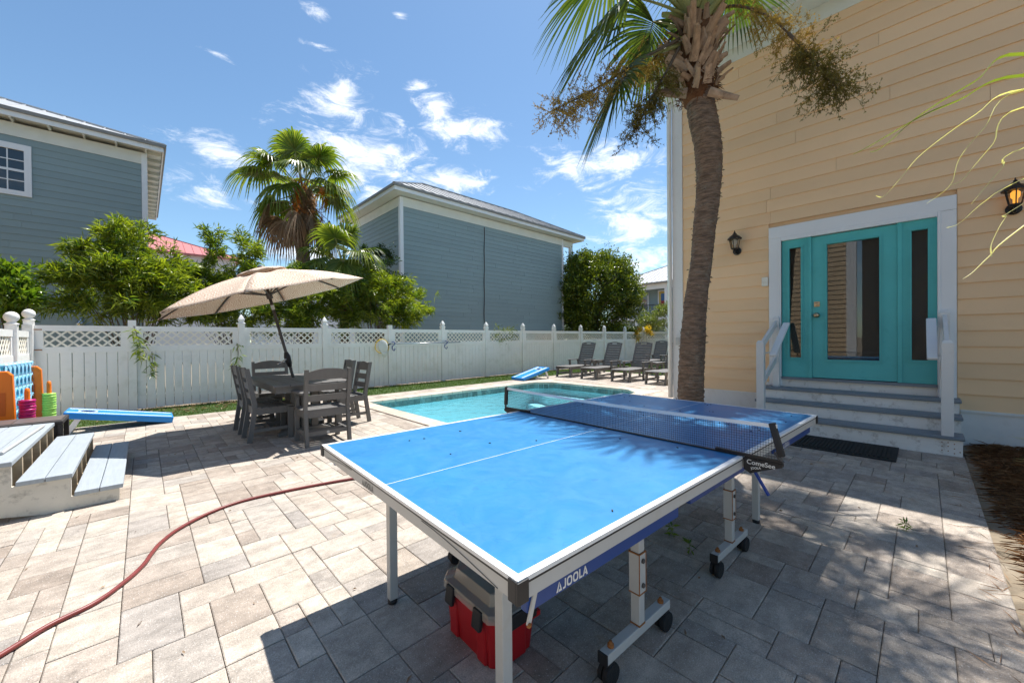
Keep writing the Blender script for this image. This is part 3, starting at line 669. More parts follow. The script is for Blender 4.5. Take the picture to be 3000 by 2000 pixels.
# far right porch house
FH = thing('porch_house', 'far blue house with bright metal roof, white porch posts and yellow door', 'house')
XW = 30.0
B().bb((XW+1.5, 4, 0), (XW+8, 19.4, 5.6)).build('wall', 'blue_siding', FH)
B().bb((XW-.1, 4, 2.75), (XW+1.5, 19.4, 2.98)).build('porch_floor', 'trim_white', FH)
B().bb((XW, 4, 5.20), (XW+.16, 19.4, 5.62)).build('porch_beam', 'trim_white', FH)
for yy in (18.9, 16.55, 13.98, 11.4, 8.8): B().bb((XW-.02, yy-.11, 2.98), (XW+.18, yy+.11, 5.20)).build('porch_post', 'trim_white', FH)
for yy in (18.9, 16.55, 13.98): B().bb((XW, yy-.1, 0), (XW+.2, yy+.1, 2.75)).build('porch_pier', 'trim_white', FH)
rl = B(); rl.bb((XW+.04, 4, 3.92), (XW+.09, 19.4, 3.97)); rl.bb((XW+.045, 4, 3.06), (XW+.085, 19.4, 3.10))
yy = 8.0
while yy < 19.3: rl.bb((XW+.055, yy-.011, 3.10), (XW+.075, yy+.011, 3.92)); yy += .13
rl.build('railing', 'lantern_black', FH)
df = B().bb((XW+1.44, 14.25, 2.98), (XW+1.5, 15.35, 5.25)).build('door_casing', 'trim_white', FH)
B().bb((XW+1.40, 14.37, 2.98), (XW+1.44, 15.23, 5.12)).build('yellow_door', mat('door_yellow', (.62, .46, .13), .4) and 'door_yellow', FH)
B().bb((XW+1.385, 14.55, 3.2), (XW+1.40, 15.05, 4.95)).build('door_glass', mat('flag_glass', (.035, .11, .32), .1) and 'flag_glass', FH)
B().bb((XW+1.380, 14.56, 3.2), (XW+1.385, 15.04, 4.35)).build('red_panel', mat('panel_red', (.36, .035, .04), .5) and 'panel_red', FH)
for (ya, yb) in ((16.3, 17.3), (12.4, 13.6)):
    wf = B().bb((XW+1.44, ya-.14, 3.5), (XW+1.5, yb+.14, 5.1)).build('window', 'trim_white', FH); B().bb((XW+1.42, ya, 3.62), (XW+1.44, yb, 4.98)).build('pane', 'window_glass', wf); B().bb((XW+1.41, ya, 4.28), (XW+1.42, yb, 4.33)).build('muntin', 'trim_white', wf)
hip_roof(FH, XW-.5, XW+9, 3.5, 19.9, 5.68, .45, 'metal_roof', .40)
# house across the yard behind the viewer (seen mirrored in the door glass)
BH = thing('tan_house', 'tan clapboard house across the yard, mirrored in the door glass', 'house')
wb = B()
z = .3
while z < 6.2:
    wb.add([(-6.0, 2.1, z), (-6.0, 13, z), (-6.02, 13, z+.19), (-6.02, 2.1, z+.19)], [(0, 1, 2, 3)]); wb.add([(-6.0, 2.1, z), (-6.02, 2.1, z), (-6.02, 13, z), (-6.0, 13, z)], [(0, 1, 2, 3)]); z += .19
wb.bb((-9, 2.05, 0), (-6.03, 13, 6.3)); wb.build('wall', 'tan_siding', BH)
B().bb((-6.05, 1.80, 0), (-5.97, 2.1, 6.3)).build('corner_board', 'trim_white', BH); B().bb((-9, -.3, 0), (-8.0, 1.80, 6.3)).build('porch_wall', 'interior_mid', BH)
hip_roof(BH, -12, -5.6, -5, 13.4, 6.4, .4, 'metal_roof_grey')

# ---- the yellow house
XH = 7.10
YH = thing('yellow_house', 'tall yellow clapboard house with white corner board filling the right side', 'house', (0, 0, 0))
B().bb((XH+.02, 1.45, 0), (15, 3.12, 6.1)).bb((XH+.02, -8, 0), (15, -.1, 6.1)).bb((XH+.02, -.1, 2.78), (15, 1.45, 6.1)).bb((XH+.02, -.1, 0), (15, 1.45, .66)).build('wall_core', 'yellow_siding', YH)
DY0, DY1, DZ0, DZ1 = -.115, 1.488, .69, 2.775
boards(YH, 'yellow_siding', -8, 2.982, .41, 5.98, .188, lambda u, o, z: (XH-o, u, z), [(-.275, 1.655, 0, 2.96)], 3.66, .022, seed=21)
B().bb((XH-.034, 2.982, .0), (XH, 3.134, 6.0)).bb((XH-.034, 3.134, 0), (XH+.15, 3.166, 6.0)).build('corner_board', 'white_paint', YH)
for (a, c) in ((1.70, 2.982), (-8, -.30)):
    s_ = B().bb((XH-.022, a, -.02), (XH, c, .385)).build('skirt_board', 'white_paint', YH); B().bb((XH-.040, a, .385), (XH, c, .412)).build('drip_cap', 'white_paint', s_)
B().bb((XH-.36, -8.0, 6.02), (XH+.02, 3.55, 6.05)).build('soffit', 'soffit', YH)
B().bb((XH+.02, 3.14, 6.02), (15, 3.55, 6.05)).build('soffit', 'soffit', YH)
B().bb((XH-.026, -8, 5.80), (XH-.0, 3.14, 6.018)).build('frieze_board', 'soffit', YH)
g = B().bb((XH-.385, -8, 6.0), (XH-.362, 3.575, 6.21)).bb((XH-.362, 3.552, 6.0), (15, 3.575, 6.21)).build('fascia', 'white_paint', YH)
B().prism([(XH-.50, 6.10), (XH-.50, 6.21), (XH-.388, 6.21), (XH-.388, 6.08), (XH-.45, 6.06)], -8, 3.6, 1).build('gutter', 'white_paint', YH)
for k in range(3): B().bb((XH-.34+.0, 3.17+.0, 5.86-.0), (XH-.30, 3.5, 6.018)).build('rafter_tail', 'soffit', YH, loc=(0.14*k+.02, .0, 0)) if k < 3 else None
dp = B(); dp.tube([(XH-.44, 3.48, 6.05), (XH-.42, 3.46, 5.93), (XH-.30, 3.34, 5.80), (XH-.10, 3.215, 5.72), (XH-.06, 3.205, 5.58), (XH-.06, 3.205, .2)], .042, 10); dp.build('downspout', 'white_paint', YH, smooth=True)
hip_roof(YH, XH-.46, 15.5, -8.2, 3.65, 6.23, .5, 'metal_roof')
B().bb((XH-.075, 3.02, 1.16), (XH-.034, 3.10, 1.30)).bb((XH-.09, 3.035, 1.2), (XH-.075, 3.085, 1.26)).build('outlet_box', 'alu', YH)
bl = B().bb((XH-.06, 1.660, 2.085), (XH-.02, 1.745, 2.222)).build('doorbell_box', 'lattice_white', YH, bevel=.006); B().lathe((XH-.052, 1.705, 2.165), [(.016, -.004), (.016, .003)], 12, 'x').build('doorbell_button', 'grey_plastic', bl)
# door unit
dc = B(); dc.bb((XH-.045, 1.488, .55), (XH, 1.650, 2.80)).bb((XH-.045, -.272, .40), (XH, -.115, 2.80)).bb((XH-.050, -.272, 2.80), (XH, 1.650, 2.972)).bb((XH-.062, 1.488, .69), (XH+.05, 1.515, 2.80)).bb((XH-.062, -.142, .69), (XH+.05, -.115, 2.80)).bb((XH-.058, -.115, 2.745), (XH+.05, 1.488, 2.802))
dc.build('door_casing', 'trim_white', YH, bevel=.004)
B().bb((XH-.06, -.115, .655), (XH+.12, 1.488, .69)).build('threshold', 'grey_deck', YH)
def glazed(name, ya, yb, z0, z1, ga, gb, gz0, gz1, x, parent):
    """panel with a real glazed opening"""
    b = B(); b.bb((x, ya, z0), (x+.045, gb if False else ga, z1)) if False else None
    b.bb((x, ya, z0), (x+.045, ga, z1)); b.bb((x, gb, z0), (x+.045, yb, z1)); b.bb((x, ga, gz1), (x+.045, gb, z1)); b.bb((x, ga, z0), (x+.045, gb, gz0))
    d = b.build(name, 'turquoise', parent)
    fr = B(); e = .035
    for k, (dd, t_) in enumerate(((0, .012), (.016, .018))):
        o = e-dd
        fr.bb((x-t_, ga-o, gz0-o), (x-.001, ga-o+.014, gz1+o)); fr.bb((x-t_, gb+o-.014, gz0-o), (x-.001, gb+o, gz1+o)); fr.bb((x-t_, ga-o+.014, gz1+o-.014), (x-.001, gb+o-.014, gz1+o)); fr.bb((x-t_, ga-o+.014, gz0-o), (x-.001, gb+o-.014, gz0-o+.014))
    fr.build('glass_moulding', 'turquoise', d); B().bb((x+.018, ga-.003, gz0-.003), (x+.026, gb+.003, gz1+.003)).build('glass', 'window_glass', d)
    return d
dr = glazed('front_door', .235, 1.118, .70, 2.735, .405, .945, .965, 2.600, XH-.012, YH)
glazed('sidelight', 1.16, 1.487, .692, 2.744, 1.252, 1.389, .985, 2.617, XH-.016, YH); glazed('sidelight', -.114, .19, .692, 2.744, -.035, .104, .985, 2.617, XH-.016, YH)
for (ya, yb) in ((1.12, 1.16), (.19, .233)): B().bb((XH-.035, ya, .692), (XH+.04, yb, 2.744)).build('mullion_post', 'turquoise', YH)
B().lathe((XH-.02, 1.062, 1.60), [(.034, .008), (.034, -.006), (.022, -.012), (.018, -.03), (.034, -.045), (.036, -.062), (.022, -.074)], 16, 'x').build('door_knob', 'brass', dr, smooth=True)
B().bb((XH-.022, 1.030, 1.725), (XH-.012, 1.094, 1.795)).lathe((XH-.02, 1.062, 1.76), [(.026, 0), (.024, -.018), (.012, -.022)], 14, 'x').build('deadbolt', 'brass', dr)
B().bb((XH+.13, -.114, .66), (XH+.15, 1.487, 2.78)).build('glass_backing', 'interior_mid', YH)  # added panel close behind the door glass to catch light, no real blind
# entry steps
ES = thing('entry_steps', 'white wooden entry steps with grey treads and short handrails', 'steps', (0, 0, 0))
SY0, SY1 = -.285, 1.70
rz = [0, .21, .385, .545, .69]; rx = [6.30, 6.565, 6.83, 7.085]
for k in range(4):
    B().bb((rx[k], SY0+.012*(k > 0), rz[k]-.02 if k == 0 else rz[k]), (rx[k]+.022, SY1, rz[k+1]-.036 if k < 3 else .655)).build('riser', 'old_white', ES)
    if k < 3: B().bb((rx[k]-.028, SY0-.015, rz[k+1]-.036), (rx[k+1] - (.0 if k < 2 else .0), SY1+.015, rz[k+1])).build('tread', 'grey_deck', ES, bevel=.008)
for (ya, yb) in ((SY0, SY0+.03), (SY1-.03, SY1)):
    b = B()
    for k in range(3): b.bb((rx[k]+.022, ya, 0 if k == 0 else rz[k]), (7.08, yb, rz[k+1]-.036))
    b.build('side_stringer', 'old_white', ES)
scr = B()
for (dy, dz) in ((.02, .03), (.02, .08), (.02, .13), (.065, .05), (.065, .1), (.065, .14), (.11, .05), (.11, .095), (.11, .14), (-.02, .05)): scr.lathe((6.299, SY0+.04+dy, dz), [(.0055, 0), (.0055, -.002)], 8, 'x')
scr.build('rusty_screws', 'rust', ES)
for (yn, yu, yr0, yr1) in ((-.176, -.172, -.067, -.062), (1.583, 1.545, 1.44, 1.405)):
    for (x, y, z0, z1, w_) in ((6.335, yn, .21, 1.245, .092), (7.02, yu, .545, 1.60, .088)):
        b = B(); b.bb((x-w_/2, y-w_/2, z0), (x+w_/2, y+w_/2, z1-.035)); b.box((x, y, z1-.0175), (w_, w_, .035), None, .62); b.build('newel_post', 'white_paint', ES, bevel=.003)
    B().bar((6.335, yn, 1.15), (7.02, yu, 1.52), .036, .085).build('top_rail', 'white_paint', ES)
    B().bar((6.335, yn, .62), (7.02, yu, .99), .036, .085).build('lower_rail', 'white_paint', ES)
    B().bar((6.33, yr0, 1.035), (6.97, yr1, 1.495), .088, .036).build('handrail', 'trim_white', ES, bevel=.010)
    for q in (.15, .85): B().bar((6.33+.64*q, yr0, 1.02+.46*q), (6.33+.64*q, yn, .99+.46*q), .02, .02).build('rail_bracket', 'white_paint', ES)
# door mat
mt = thing('door_mat', 'black ribbed rubber mat on the paving below the steps', 'mat')
B().bb((5.575, .195, .004), (6.285, 1.13, .014)).build('mat_base', 'black_rubber', mt, bevel=.003)
rb = B(); y = .26
while y < 1.07: rb.bb((5.64, y-.011, .0145), (6.22, y+.011, .021)); y += .036
rb.build('mat_ribs', 'black_rubber', mt)
# lanterns
def lantern(y, label, lit):
    t = thing('wall_lantern', label, 'lamp', (XH-.03, y, 2.62), 0, 'wall lanterns beside the door')
    B().lathe((0, 0, .075), [(.062, .004), (.062, -.012), (.045, -.022)], 20, 'x').build('back_plate', 'lantern_black', t, smooth=False)
    B().tube([(-.01, 0, .07), (-.06, 0, .03), (-.11, 0, .035), (-.125, 0, .085)], .013, 8).build('arm', 'lantern_black', t, smooth=True)
    cx = -.125
    B().lathe((cx, 0, .08), [(.02, 0), (.05, .012), (.052, .024)], 6).build('cage_base', 'lantern_black', t)
    for k in range(6):
        a = R(60*k); a2 = R(60*k+60); p0 = (cx+.050*math.cos(a), .050*math.sin(a), .10); p1 = (cx+.079*math.cos(a), .079*math.sin(a), .258)
        q0 = (cx+.050*math.cos(a2), .050*math.sin(a2), .10); q1 = (cx+.079*math.cos(a2), .079*math.sin(a2), .258)
        B().tube([p0, p1], .0055, 5).build('cage_bar', 'lantern_black', t); B().add([p0, q0, q1, p1], [(0, 1, 2, 3)]).build('lantern_pane', 'lamp_glass', t)
    B().lathe((cx, 0, .255), [(.104, -.006), (.104, .004), (.072, .040), (.042, .062), (.030, .070), (.032, .080), (.014, .092), (.018, .102), (.009, .114), (.003, .135)], 12).build('cage_roof', 'lantern_black', t)
    bu = B().lathe((cx, 0, .115), [(.018, 0), (.019, .045), (.034, .065), (.036, .115), (.018, .135)], 14)
    bu.build('bulb', 'amber_bulb' if lit else 'frosted_bulb', t, smooth=True)
lantern(2.095, 'black wall lantern with unlit bulb left of the turquoise door', False)
lantern(-.69, 'black wall lantern glowing amber at the right edge', True)

# ================================================================ FENCES
def cap_mesh(kind):
    b = B()
    if kind == 'gothic':
        b.lathe((0, 0, 0), [(.098, 0), (.098, .022), (.070, .034), (.060, .050), (.082, .085), (.084, .105), (.055, .155), (.014, .205), (.002, .214)], 4)
        me = b.mesh('post_cap', 'white_vinyl'); me.transform(Matrix.Rotation(R(45), 4, 'Z'))
    elif kind == 'ball':
        b.lathe((0, 0, 0), [(.09, 0), (.09, .02), (.055, .035), (.055, .05), (.082, .075), (.098, .115), (.09, .16), (.06, .195), (.02, .212)], 18); me = b.mesh('post_cap', 'white_vinyl', True)
    else:
        b.box((0, 0, .004), (.115, .115, .008)); me = b.mesh('post_cap', 'white_vinyl')
    return me
CAPS = {k: cap_mesh(k) for k in ('gothic', 'ball', 'flat')}
POST = B().box((0, 0, .84), (.115, .115, 1.72)).mesh('fence_post', 'white_vinyl')
PICK = {}
FENCE_Z = dict(pick=1.115, mid0=1.115, mid1=1.225, lat1=1.505, top=1.605)
slat_count = [0]
def fence(name, label, pts, caps, place, front, gaps, near_panels, clear=True):
    """pts: positions of posts along the run; place(u, depth) -> (x, y); every picket, rail, post its own part"""
    t = thing(name, label, 'fence')
    ang = 0 if place(1, 0)[0] != place(0, 0)[0] else R(90)
    for u, c in zip(pts, caps):
        x, y = place(u, 0); p = link('fence_post', POST, t, (x, y, -.02 + (.03 if c == 'flat' else 0)), (0, 0, ang)); link('post_cap', CAPS[c], p, (0, 0, 1.70), (0, 0, 0), (.82, .82, .92) if c == 'ball' else None)
    lat_far = B()
    for k in range(len(pts)-1):
        a, b_ = pts[k]+.0575, pts[k+1]-.0575; L_ = b_-a
        def bx(u0, u1, d0, d1, z0, z1):
            x0, y0 = place(u0, d0); x1, y1 = place(u1, d1); return (min(x0, x1), min(y0, y1), z0), (max(x0, x1), max(y0, y1), z1)
        B().bb(*bx(a, b_, -.022, .022, FENCE_Z['lat1'], FENCE_Z['top'])).build('top_rail', 'white_vinyl', t)
        B().bb(*bx(a, b_, -.024, .024, FENCE_Z['mid0'], FENCE_Z['mid1'])).build('mid_rail', 'white_vinyl', t)
        for (s0, s1) in ((a, a+.10), (b_-.10, b_)): B().bb(*bx(s0, s1, -.016, .016, FENCE_Z['mid1'], FENCE_Z['lat1'])).build('lattice_stile', 'white_vinyl', t)
        n = max(3, round(L_/.137)); wpk = L_/n; gap = gaps if not callable(gaps) else gaps(k)
        key = (round(wpk, 3), round(gap, 4))
        if key not in PICK:
            hw = wpk/2-gap/2
            PICK[key] = B().prism([(-hw, -.006), (-hw+.006, -.012), (hw-.006, -.012), (hw, -.006), (hw, .010), (-hw, .010)], .0, FENCE_Z['pick']+.01, 2).mesh('picket', 'white_vinyl')
        for i in range(n):
            x, y = place(a+wpk*(i+.5), rp.uniform(-.0012, .0012)); link('picket', PICK[key], t, (x, y, rp.uniform(0, .012)), (0, rp.uniform(-.0022, .0022), ang))
        B().bb(*bx(a, b_, .014, .030, .18, .28)).build('back_rail', 'white_vinyl', t)
        # diagonal lattice, clipped to the opening
        z0, z1 = FENCE_Z['mid1']-.01, FENCE_Z['lat1']+.01; h = z1-z0; u = a+.10-h
        while u < b_-.10:
            for sgn, dep in ((1, -.004), (-1, .004)):
                ua, ub = u, u+h
                t0, t1 = max(0, (a+.09-ua)/h), min(1, (b_-.09-ua)/h)
                if t1-t0 < .08: continue
                if sgn > 0: p0, p1 = (ua+h*t0, z0+h*t0), (ua+h*t1, z0+h*t1)
                else: p0, p1 = (ua+h*t0, z1-h*t0), (ua+h*t1, z1-h*t1)
                q0, q1 = place(p0[0], dep), place(p1[0], dep)
                tgt = B() if (k in near_panels and slat_count[0] < 298) else lat_far
                fwd = Vector((*place(0, 1), 0))-Vector((*place(0, 0), 0))
                tgt.bar((*q0, p0[1]), (*q1, p1[1]), .030, .005, fwd)
                if tgt is not lat_far:
                    tgt.build('lattice_slat', 'lattice_white', t); slat_count[0] += 1
            u += .142
    if lat_far.v: tag(lat_far.build('distant_lattice', 'lattice_white', t), kind='stuff')
    return t
FYB = 10.49
px_ = [-1.41, -.15, 1.60, 3.36, 5.12, 6.90, 8.69, 10.50, 12.31, 14.14, 16.0, 17.87, 19.74]
fence('white_fence', 'long white vinyl picket fence with lattice top behind the pool', px_, ['ball', 'flat', 'gothic', 'gothic', 'flat']+['gothic']*8, lambda u, d: (u, FYB+d), -1, lambda k: .0075 if k < 5 else .0028, {0, 1, 2, 3, 4, 5})
fence('white_fence', 'short white fence with lattice turning the corner at the left edge', [7.35, 9.28, 10.40], ['ball', 'ball', 'flat'], lambda u, d: (-1.41-d, u), 1, .0028, set()).location.z = -.11
fence('white_fence', 'far white fence closing the yard behind the loungers', [3.2, 5.0, 6.8, 8.6, 10.40], ['gothic']*4+['flat'], lambda u, d: (19.74+d, u), 1, .010, set())
for z, q in ((1.17, 'lower'), (1.52, 'upper')): tag(B().bb((-1.35, 10.418, z), (-1.26, 10.428, z+.018)).build('gate_hinge', 'rust'), q+' rusty hinge strap beside the corner fence post', 'hinge')

# pool skimmer on hooks
SN = thing('pool_skimmer', 'leaf skimmer net with yellow rim on a metal pole hung along the fence', 'pool net')
B().tube([(5.06, 10.33, 1.185), (7.48, 10.35, 1.205)], .0135, 10).build('pole', 'steel', SN, smooth=True)
hc = Vector((4.80, 10.34, 1.17)); ring = [(hc.x+.20*math.cos(a)*1.0+.02, hc.y+.02*math.sin(a*2), hc.z-.045+.19*math.sin(a)) for a in np.linspace(R(20), R(375), 30)]
B().tube(ring, .012, 8).build('net_rim', 'net_yellow', SN, smooth=True)
nb = B(); m_ = 14; n_ = 7; grid = []
for i in range(n_):
    f_ = i/(n_-1)
    for j in range(m_):
        a = 2*math.pi*j/m_; r_ = .185*(1-f_*.55); grid.append((hc.x+.03+r_*.80*math.cos(a)+.05*f_, hc.y-.015-.03*math.sin(f_*3), hc.z-.045-.26*f_**1.5+r_*math.sin(a)*(1-.3*f_)))
nb.add(grid, [(i*m_+j, i*m_+(j+1) % m_, (i+1)*m_+(j+1) % m_, (i+1)*m_+j) for i in range(n_-1) for j in range(m_)]+[tuple((n_-1)*m_+j for j in range(m_))])
nb.build('net_bag', 'mesh_white', SN)
B().tube([(5.06, 10.33, 1.185), (4.98, 10.335, 1.15)], .02, 8).build('net_socket', 'black_plastic', SN)
for (hx, hz, lab) in ((5.16, 1.19, 'blue plastic pole hook on the fence post near the net'), (6.93, 1.20, 'blue plastic pole hook on the fence post at the far end of the pole')):
    b = B(); b.tube([(hx-.045, 10.345, hz+.045), (hx-.02, 10.31, hz+.055), (hx+.02, 10.305, hz+.03), (hx+.03, 10.31, hz-.01), (hx+.01, 10.36, hz-.05), (hx, 10.42, hz-.08), (hx, 10.415, hz-.16), (hx+.03, 10.37, hz-.20), (hx+.045, 10.34, hz-.16), (hx+.03, 10.33, hz-.13)], .011, 8)
    tag(b.build('pole_hook', 'hook_blue', None, smooth=True), lab, 'hook', 'blue hooks that carry the pool pole')

# ================================================================ GAMES TABLE
TA = R(-2.5125)
TT = thing('table_tennis_table', 'blue outdoor table tennis table with white lines in the foreground', 'table', (.59757, .61968, 0), TA)
TL, TW, TZ = 2.74, 1.525, .76
for k, (x0, x1) in enumerate(((0, 1.364), (1.376, 2.74))):
    tp = B().bb((x0+.004, .004, TZ-.016), (x1-.004, TW-.004, TZ)).build('table_top', 'table_blue', TT)
    ln = B(); z0, z1 = TZ+.0002, TZ+.0010; wl = .022; ze = TZ-.0095
    ln.bb((x0+.002, .001, z0), (x1-.002, wl, z1)); ln.bb((x0+.002, TW-wl, z0), (x1-.002, TW-.001, z1)); ln.bb((x0+.002, .001, ze), (x1-.002, .0036, z0)); ln.bb((x0+.002, TW-.0036, ze), (x1-.002, TW-.001, z0))
    xe = x0 if k == 0 else x1-wl; ln.bb((xe+.001, wl, z0), (xe+wl-.001, TW-wl, z1)); xs = x0+.001 if k == 0 else x1-.0036; ln.bb((xs, .0036, ze), (xs+.0026, TW-.0036, z0)); ln.bb((x0+wl if k == 0 else x0, TW/2-.0016, z0), (x1 if k == 0 else x1-wl, TW/2+.0016, z1))
    ln.build('line_paint', 'line_white', tp)
    ap = B(); h0, h1 = TZ-.052, TZ-.0165
    ap.bb((x0+.003, .003, h0), (x1-.003, .022, h1)); ap.bb((x0+.003, TW-.022, h0), (x1-.003, TW-.003, h1))
    xe = x0+.003 if k == 0 else x1-.022; ap.bb((xe, .022, h0), (xe+.019, TW-.022, h1)); xe = x1-.022 if k == 0 else x0+.003; ap.bb((xe, .022, h0), (xe+.019, TW-.022, h1))
    apo = ap.build('apron_frame', 'alu', TT); sm = B(); sm.bb((x0+.0015, .0015, TZ-.0155), (x1-.0015, .006, TZ-.0097)); sm.bb((x0+.0015, TW-.006, TZ-.0155), (x1-.0015, TW-.0015, TZ-.0097))
    xe = x0+.0015 if k == 0 else x1-.006; sm.bb((xe, .006, TZ-.0155), (xe+.0045, TW-.006, TZ-.0097)); sm.build('edge_seam', 'black_plastic', tp)
    for yc in (0, TW):
        xc = 0 if k == 0 else TL; sx = 1 if k == 0 else -1; sy = 1 if yc == 0 else -1
        b = B(); b.bb((xc-sx*.0035, yc-sy*.0035, TZ-.054), (xc+sx*.032, yc+sy*.003, TZ-.002)); b.bb((xc-sx*.003, yc+sy*.003, TZ-.054), (xc+sx*.003, yc+sy*.032, TZ-.002)); b.build('corner_cap', 'black_plastic', TT, bevel=.002)
def tt_leg(x, y, z1, foot=True):
    l = B().bb((x-.020, y-.020, .022 if foot else .0), (x+.020, y+.020, z1)).build('leg', 'alu', TT, bevel=.002)
    if foot: B().lathe((x, y, 0), [(.022, 0), (.024, .012), (.016, .024)], 12).build('foot', 'black_plastic', l)
    return l
for (x, y) in ((.235, 1.205), (.222, .322), (2.50, .30), (2.50, 1.22)): tt_leg(x, y, TZ-.05)
for x in (.235, 2.50): B().bb((x-.012, .32, .60), (x+.012, 1.19, .635)).build('leg_crossbar', 'alu', TT)
for (x, y) in ((.245, .275), (.205, 1.205)): B().bb((x-.012, y-.02, .600), (x+.012, y+.024, .648)).build('leg_lock', 'black_plastic', TT, bevel=.004)
B().bb((.085, .06, .625), (.091, TW-.06, .706)).build('end_rail', 'alu', TT)
# undercarriage posts, foot bars, casters
for (xc, x0, x1) in ((.865, .625, 1.10), (1.84, 1.62, 2.07)):
    for yy in (.232, TW-.232):
        l = tt_leg(xc, yy, TZ-.064, False); l.location.z = .125; 
        for me_v in l.data.vertices: me_v.co.z = min(me_v.co.z, TZ-.064-.125)
        b = B(); b.bb((xc-.025, yy-.0235, .26), (xc+.025, yy+.0235, .42)); b.build('post_sleeve', 'alu', l, loc=(0, 0, -.125))
        for z in (.258, .4215): B().bb((xc-.0265, yy-.025, z-.003), (xc+.0265, yy+.025, z+.002)).build('rust_seam', 'rust', l, loc=(0, 0, -.125))
        for sx in (-1, 1): B().bb((xc+sx*.0245-.002, yy-.0252, .26), (xc+sx*.0245+.002, yy-.0228, .42)).build('rust_seam', 'rust', l, loc=(0, 0, -.125))
        B().bb((xc-.022, yy-.022, .124), (xc+.022, yy+.022, .131)).build('rust_seam', 'rust', l, loc=(0, 0, -.125))
        for z in (.29, .39): B().lathe((xc, yy-.024, z), [(.010, 0), (.010, -.006), (.005, -.009)], 10, 'y').build('bolt', 'dark_metal', l, loc=(0, 0, -.125))
        B().bb((x0, yy-.02, .085), (x1, yy+.02, .125)).build('foot_bar', 'alu', TT, bevel=.003)
        for (xx, sg) in ((x0+.03, -1), (x1-.03, 1)):
            c = thing_c = B(); c.lathe((xx, yy-.014, .040), [(.040, -.012), (.042, -.006), (.042, .006), (.040, .012)], 18, 'y'); c.lathe((xx, yy+.014, .040), [(.036, -.008), (.036, .008)], 16, 'y')
            co = c.build('caster', 'black_rubber', TT); B().bb((xx-.018, yy-.022, .035), (xx+.018, yy+.024, .086)).build('caster_fork', 'black_plastic', co, bevel=.004)
            B().lathe((xx-sg*.02, yy, .125), [(.013, 0), (.013, .010), (.007, .014), (.006, .022)], 10).build('caster_nut', 'rust', co)
        B().bb((x0-.004, yy-.0205, .084), (x0+.004, yy+.0205, .1255)).build('bar_end_cap', 'black_plastic', TT)
    B().bb((xc-.014, .25, .50), (xc+.014, TW-.25, .535)).build('cross_tube', 'alu', TT)
# blue side rails with lettering
rz0, rz1 = TZ-.108, TZ-.053
for (yy, x0, x1) in ((.036, .05, .80), (TW-.036, .05, .80), (.036, 1.92, 2.66), (TW-.036, 1.92, 2.66)):
    B().bb((x0, yy-.012, rz0), (x1, yy+.012, rz1)).build('blue_rail', 'rail_blue', TT, bevel=.004)
    B().bb((x0, yy-.0125, rz1-.010), (x1, yy+.0125, rz1-.001)).build('rail_strip', 'black_plastic', TT)
fl = B().bar((.050, .020, .630), (.075, .020, .704), .005, .012, (1, 0, 0)).build('fold_lever', 'alu', TT); B().lathe((.050, .018, .630), [(.006, .002), (.006, -.003), (.003, -.005)], 10, 'y').build('lever_bolt', 'rust', fl)
B().bb((1.06, .10, .60), (1.68, .14, .66)).build('centre_brace', 'rail_blue', TT)
def text(s, size, m, parent, loc, rot, ext=.0006, bold=.0, shear=0, name='lettering', sp=1.0):
    cu = bpy.data.curves.new(name, 'FONT'); cu.body = s; cu.size = size; cu.extrude = ext; cu.offset = bold; cu.shear = shear; cu.space_character = sp; cu.materials.append(MATS[m])
    o = bpy.data.objects.new(name+'_curve', cu); COL.objects.link(o); dg = bpy.context.evaluated_depsgraph_get(); me = bpy.data.meshes.new_from_object(o.evaluated_get(dg)); bpy.data.objects.remove(o)
    return link(name, me, parent, loc, rot)
def joola(x, y, z, h, rot, m, parent):
    """triangle mark followed by rounded capital letters, built as flat shapes on the rail"""
    b = B(); t_ = h*.2
    def flat(poly): b.add([(p[0], p[1], 0) for p in poly], [tuple(range(len(poly)))])
    # mark: split triangle
    flat([(0, 0), (h*.26, 0), (h*.52, h*.95), (h*.40, h*.95)]); flat([(h*.34, 0), (h*.86, 0), (h*.60, h*.8), (h*.52, h*.5), (h*.62, h*.26), (h*.40, h*.22)])
    cx = h*1.0
    def ring(c0, w_):
        n = 20; o = [(c0+w_/2+w_/2*math.copysign(abs(math.cos(a))**.7, math.cos(a)), h/2+h/2*math.copysign(abs(math.sin(a))**.7, math.sin(a))) for a in [2*math.pi*k/n for k in range(n)]]
        i_ = [(c0+w_/2+(w_/2-t_)*math.copysign(abs(math.cos(a))**.7, math.cos(a)), h/2+(h/2-t_)*math.copysign(abs(math.sin(a))**.7, math.sin(a))) for a in [2*math.pi*k/n for k in range(n)]]
        for k in range(n): flat([o[k], o[(k+1) % n], i_[(k+1) % n], i_[k]])
    flat([(cx+h*.28, h), (cx+h*.28+t_, h), (cx+h*.28+t_, h*.28), (cx+h*.28, h*.28)]); flat([(cx+h*.28+t_, h*.28), (cx+h*.38, 0), (cx, 0), (cx, t_), (cx+h*.22, t_), (cx+h*.28, h*.28)])
    cx += h*.60; ring(cx, h*.86); cx += h*.98; ring(cx, h*.86); cx += h*1.0
    flat([(cx, h), (cx+t_, h), (cx+t_, t_), (cx+h*.55, t_), (cx+h*.55, 0), (cx, 0)]); cx += h*.60
    flat([(cx, 0), (cx+t_*1.05, 0), (cx+h*.50, h), (cx+h*.34, h)]); flat([(cx+h*.34, h), (cx+h*.50, h), (cx+h*.86, 0), (cx+h*.62, 0)]); flat([(cx+h*.3, h*.2), (cx+h*.62, h*.2), (cx+h*.56, h*.38), (cx+h*.36, h*.38)])
    return b.build('lettering', m, parent, loc=(x, y, z), rot=rot)
joola(.150, .0232, .659, .025, (R(90), 0, 0), 'print_white', TT)
joola(2.05, .0232, .659, .025, (R(90), 0, 0), 'print_white', TT)
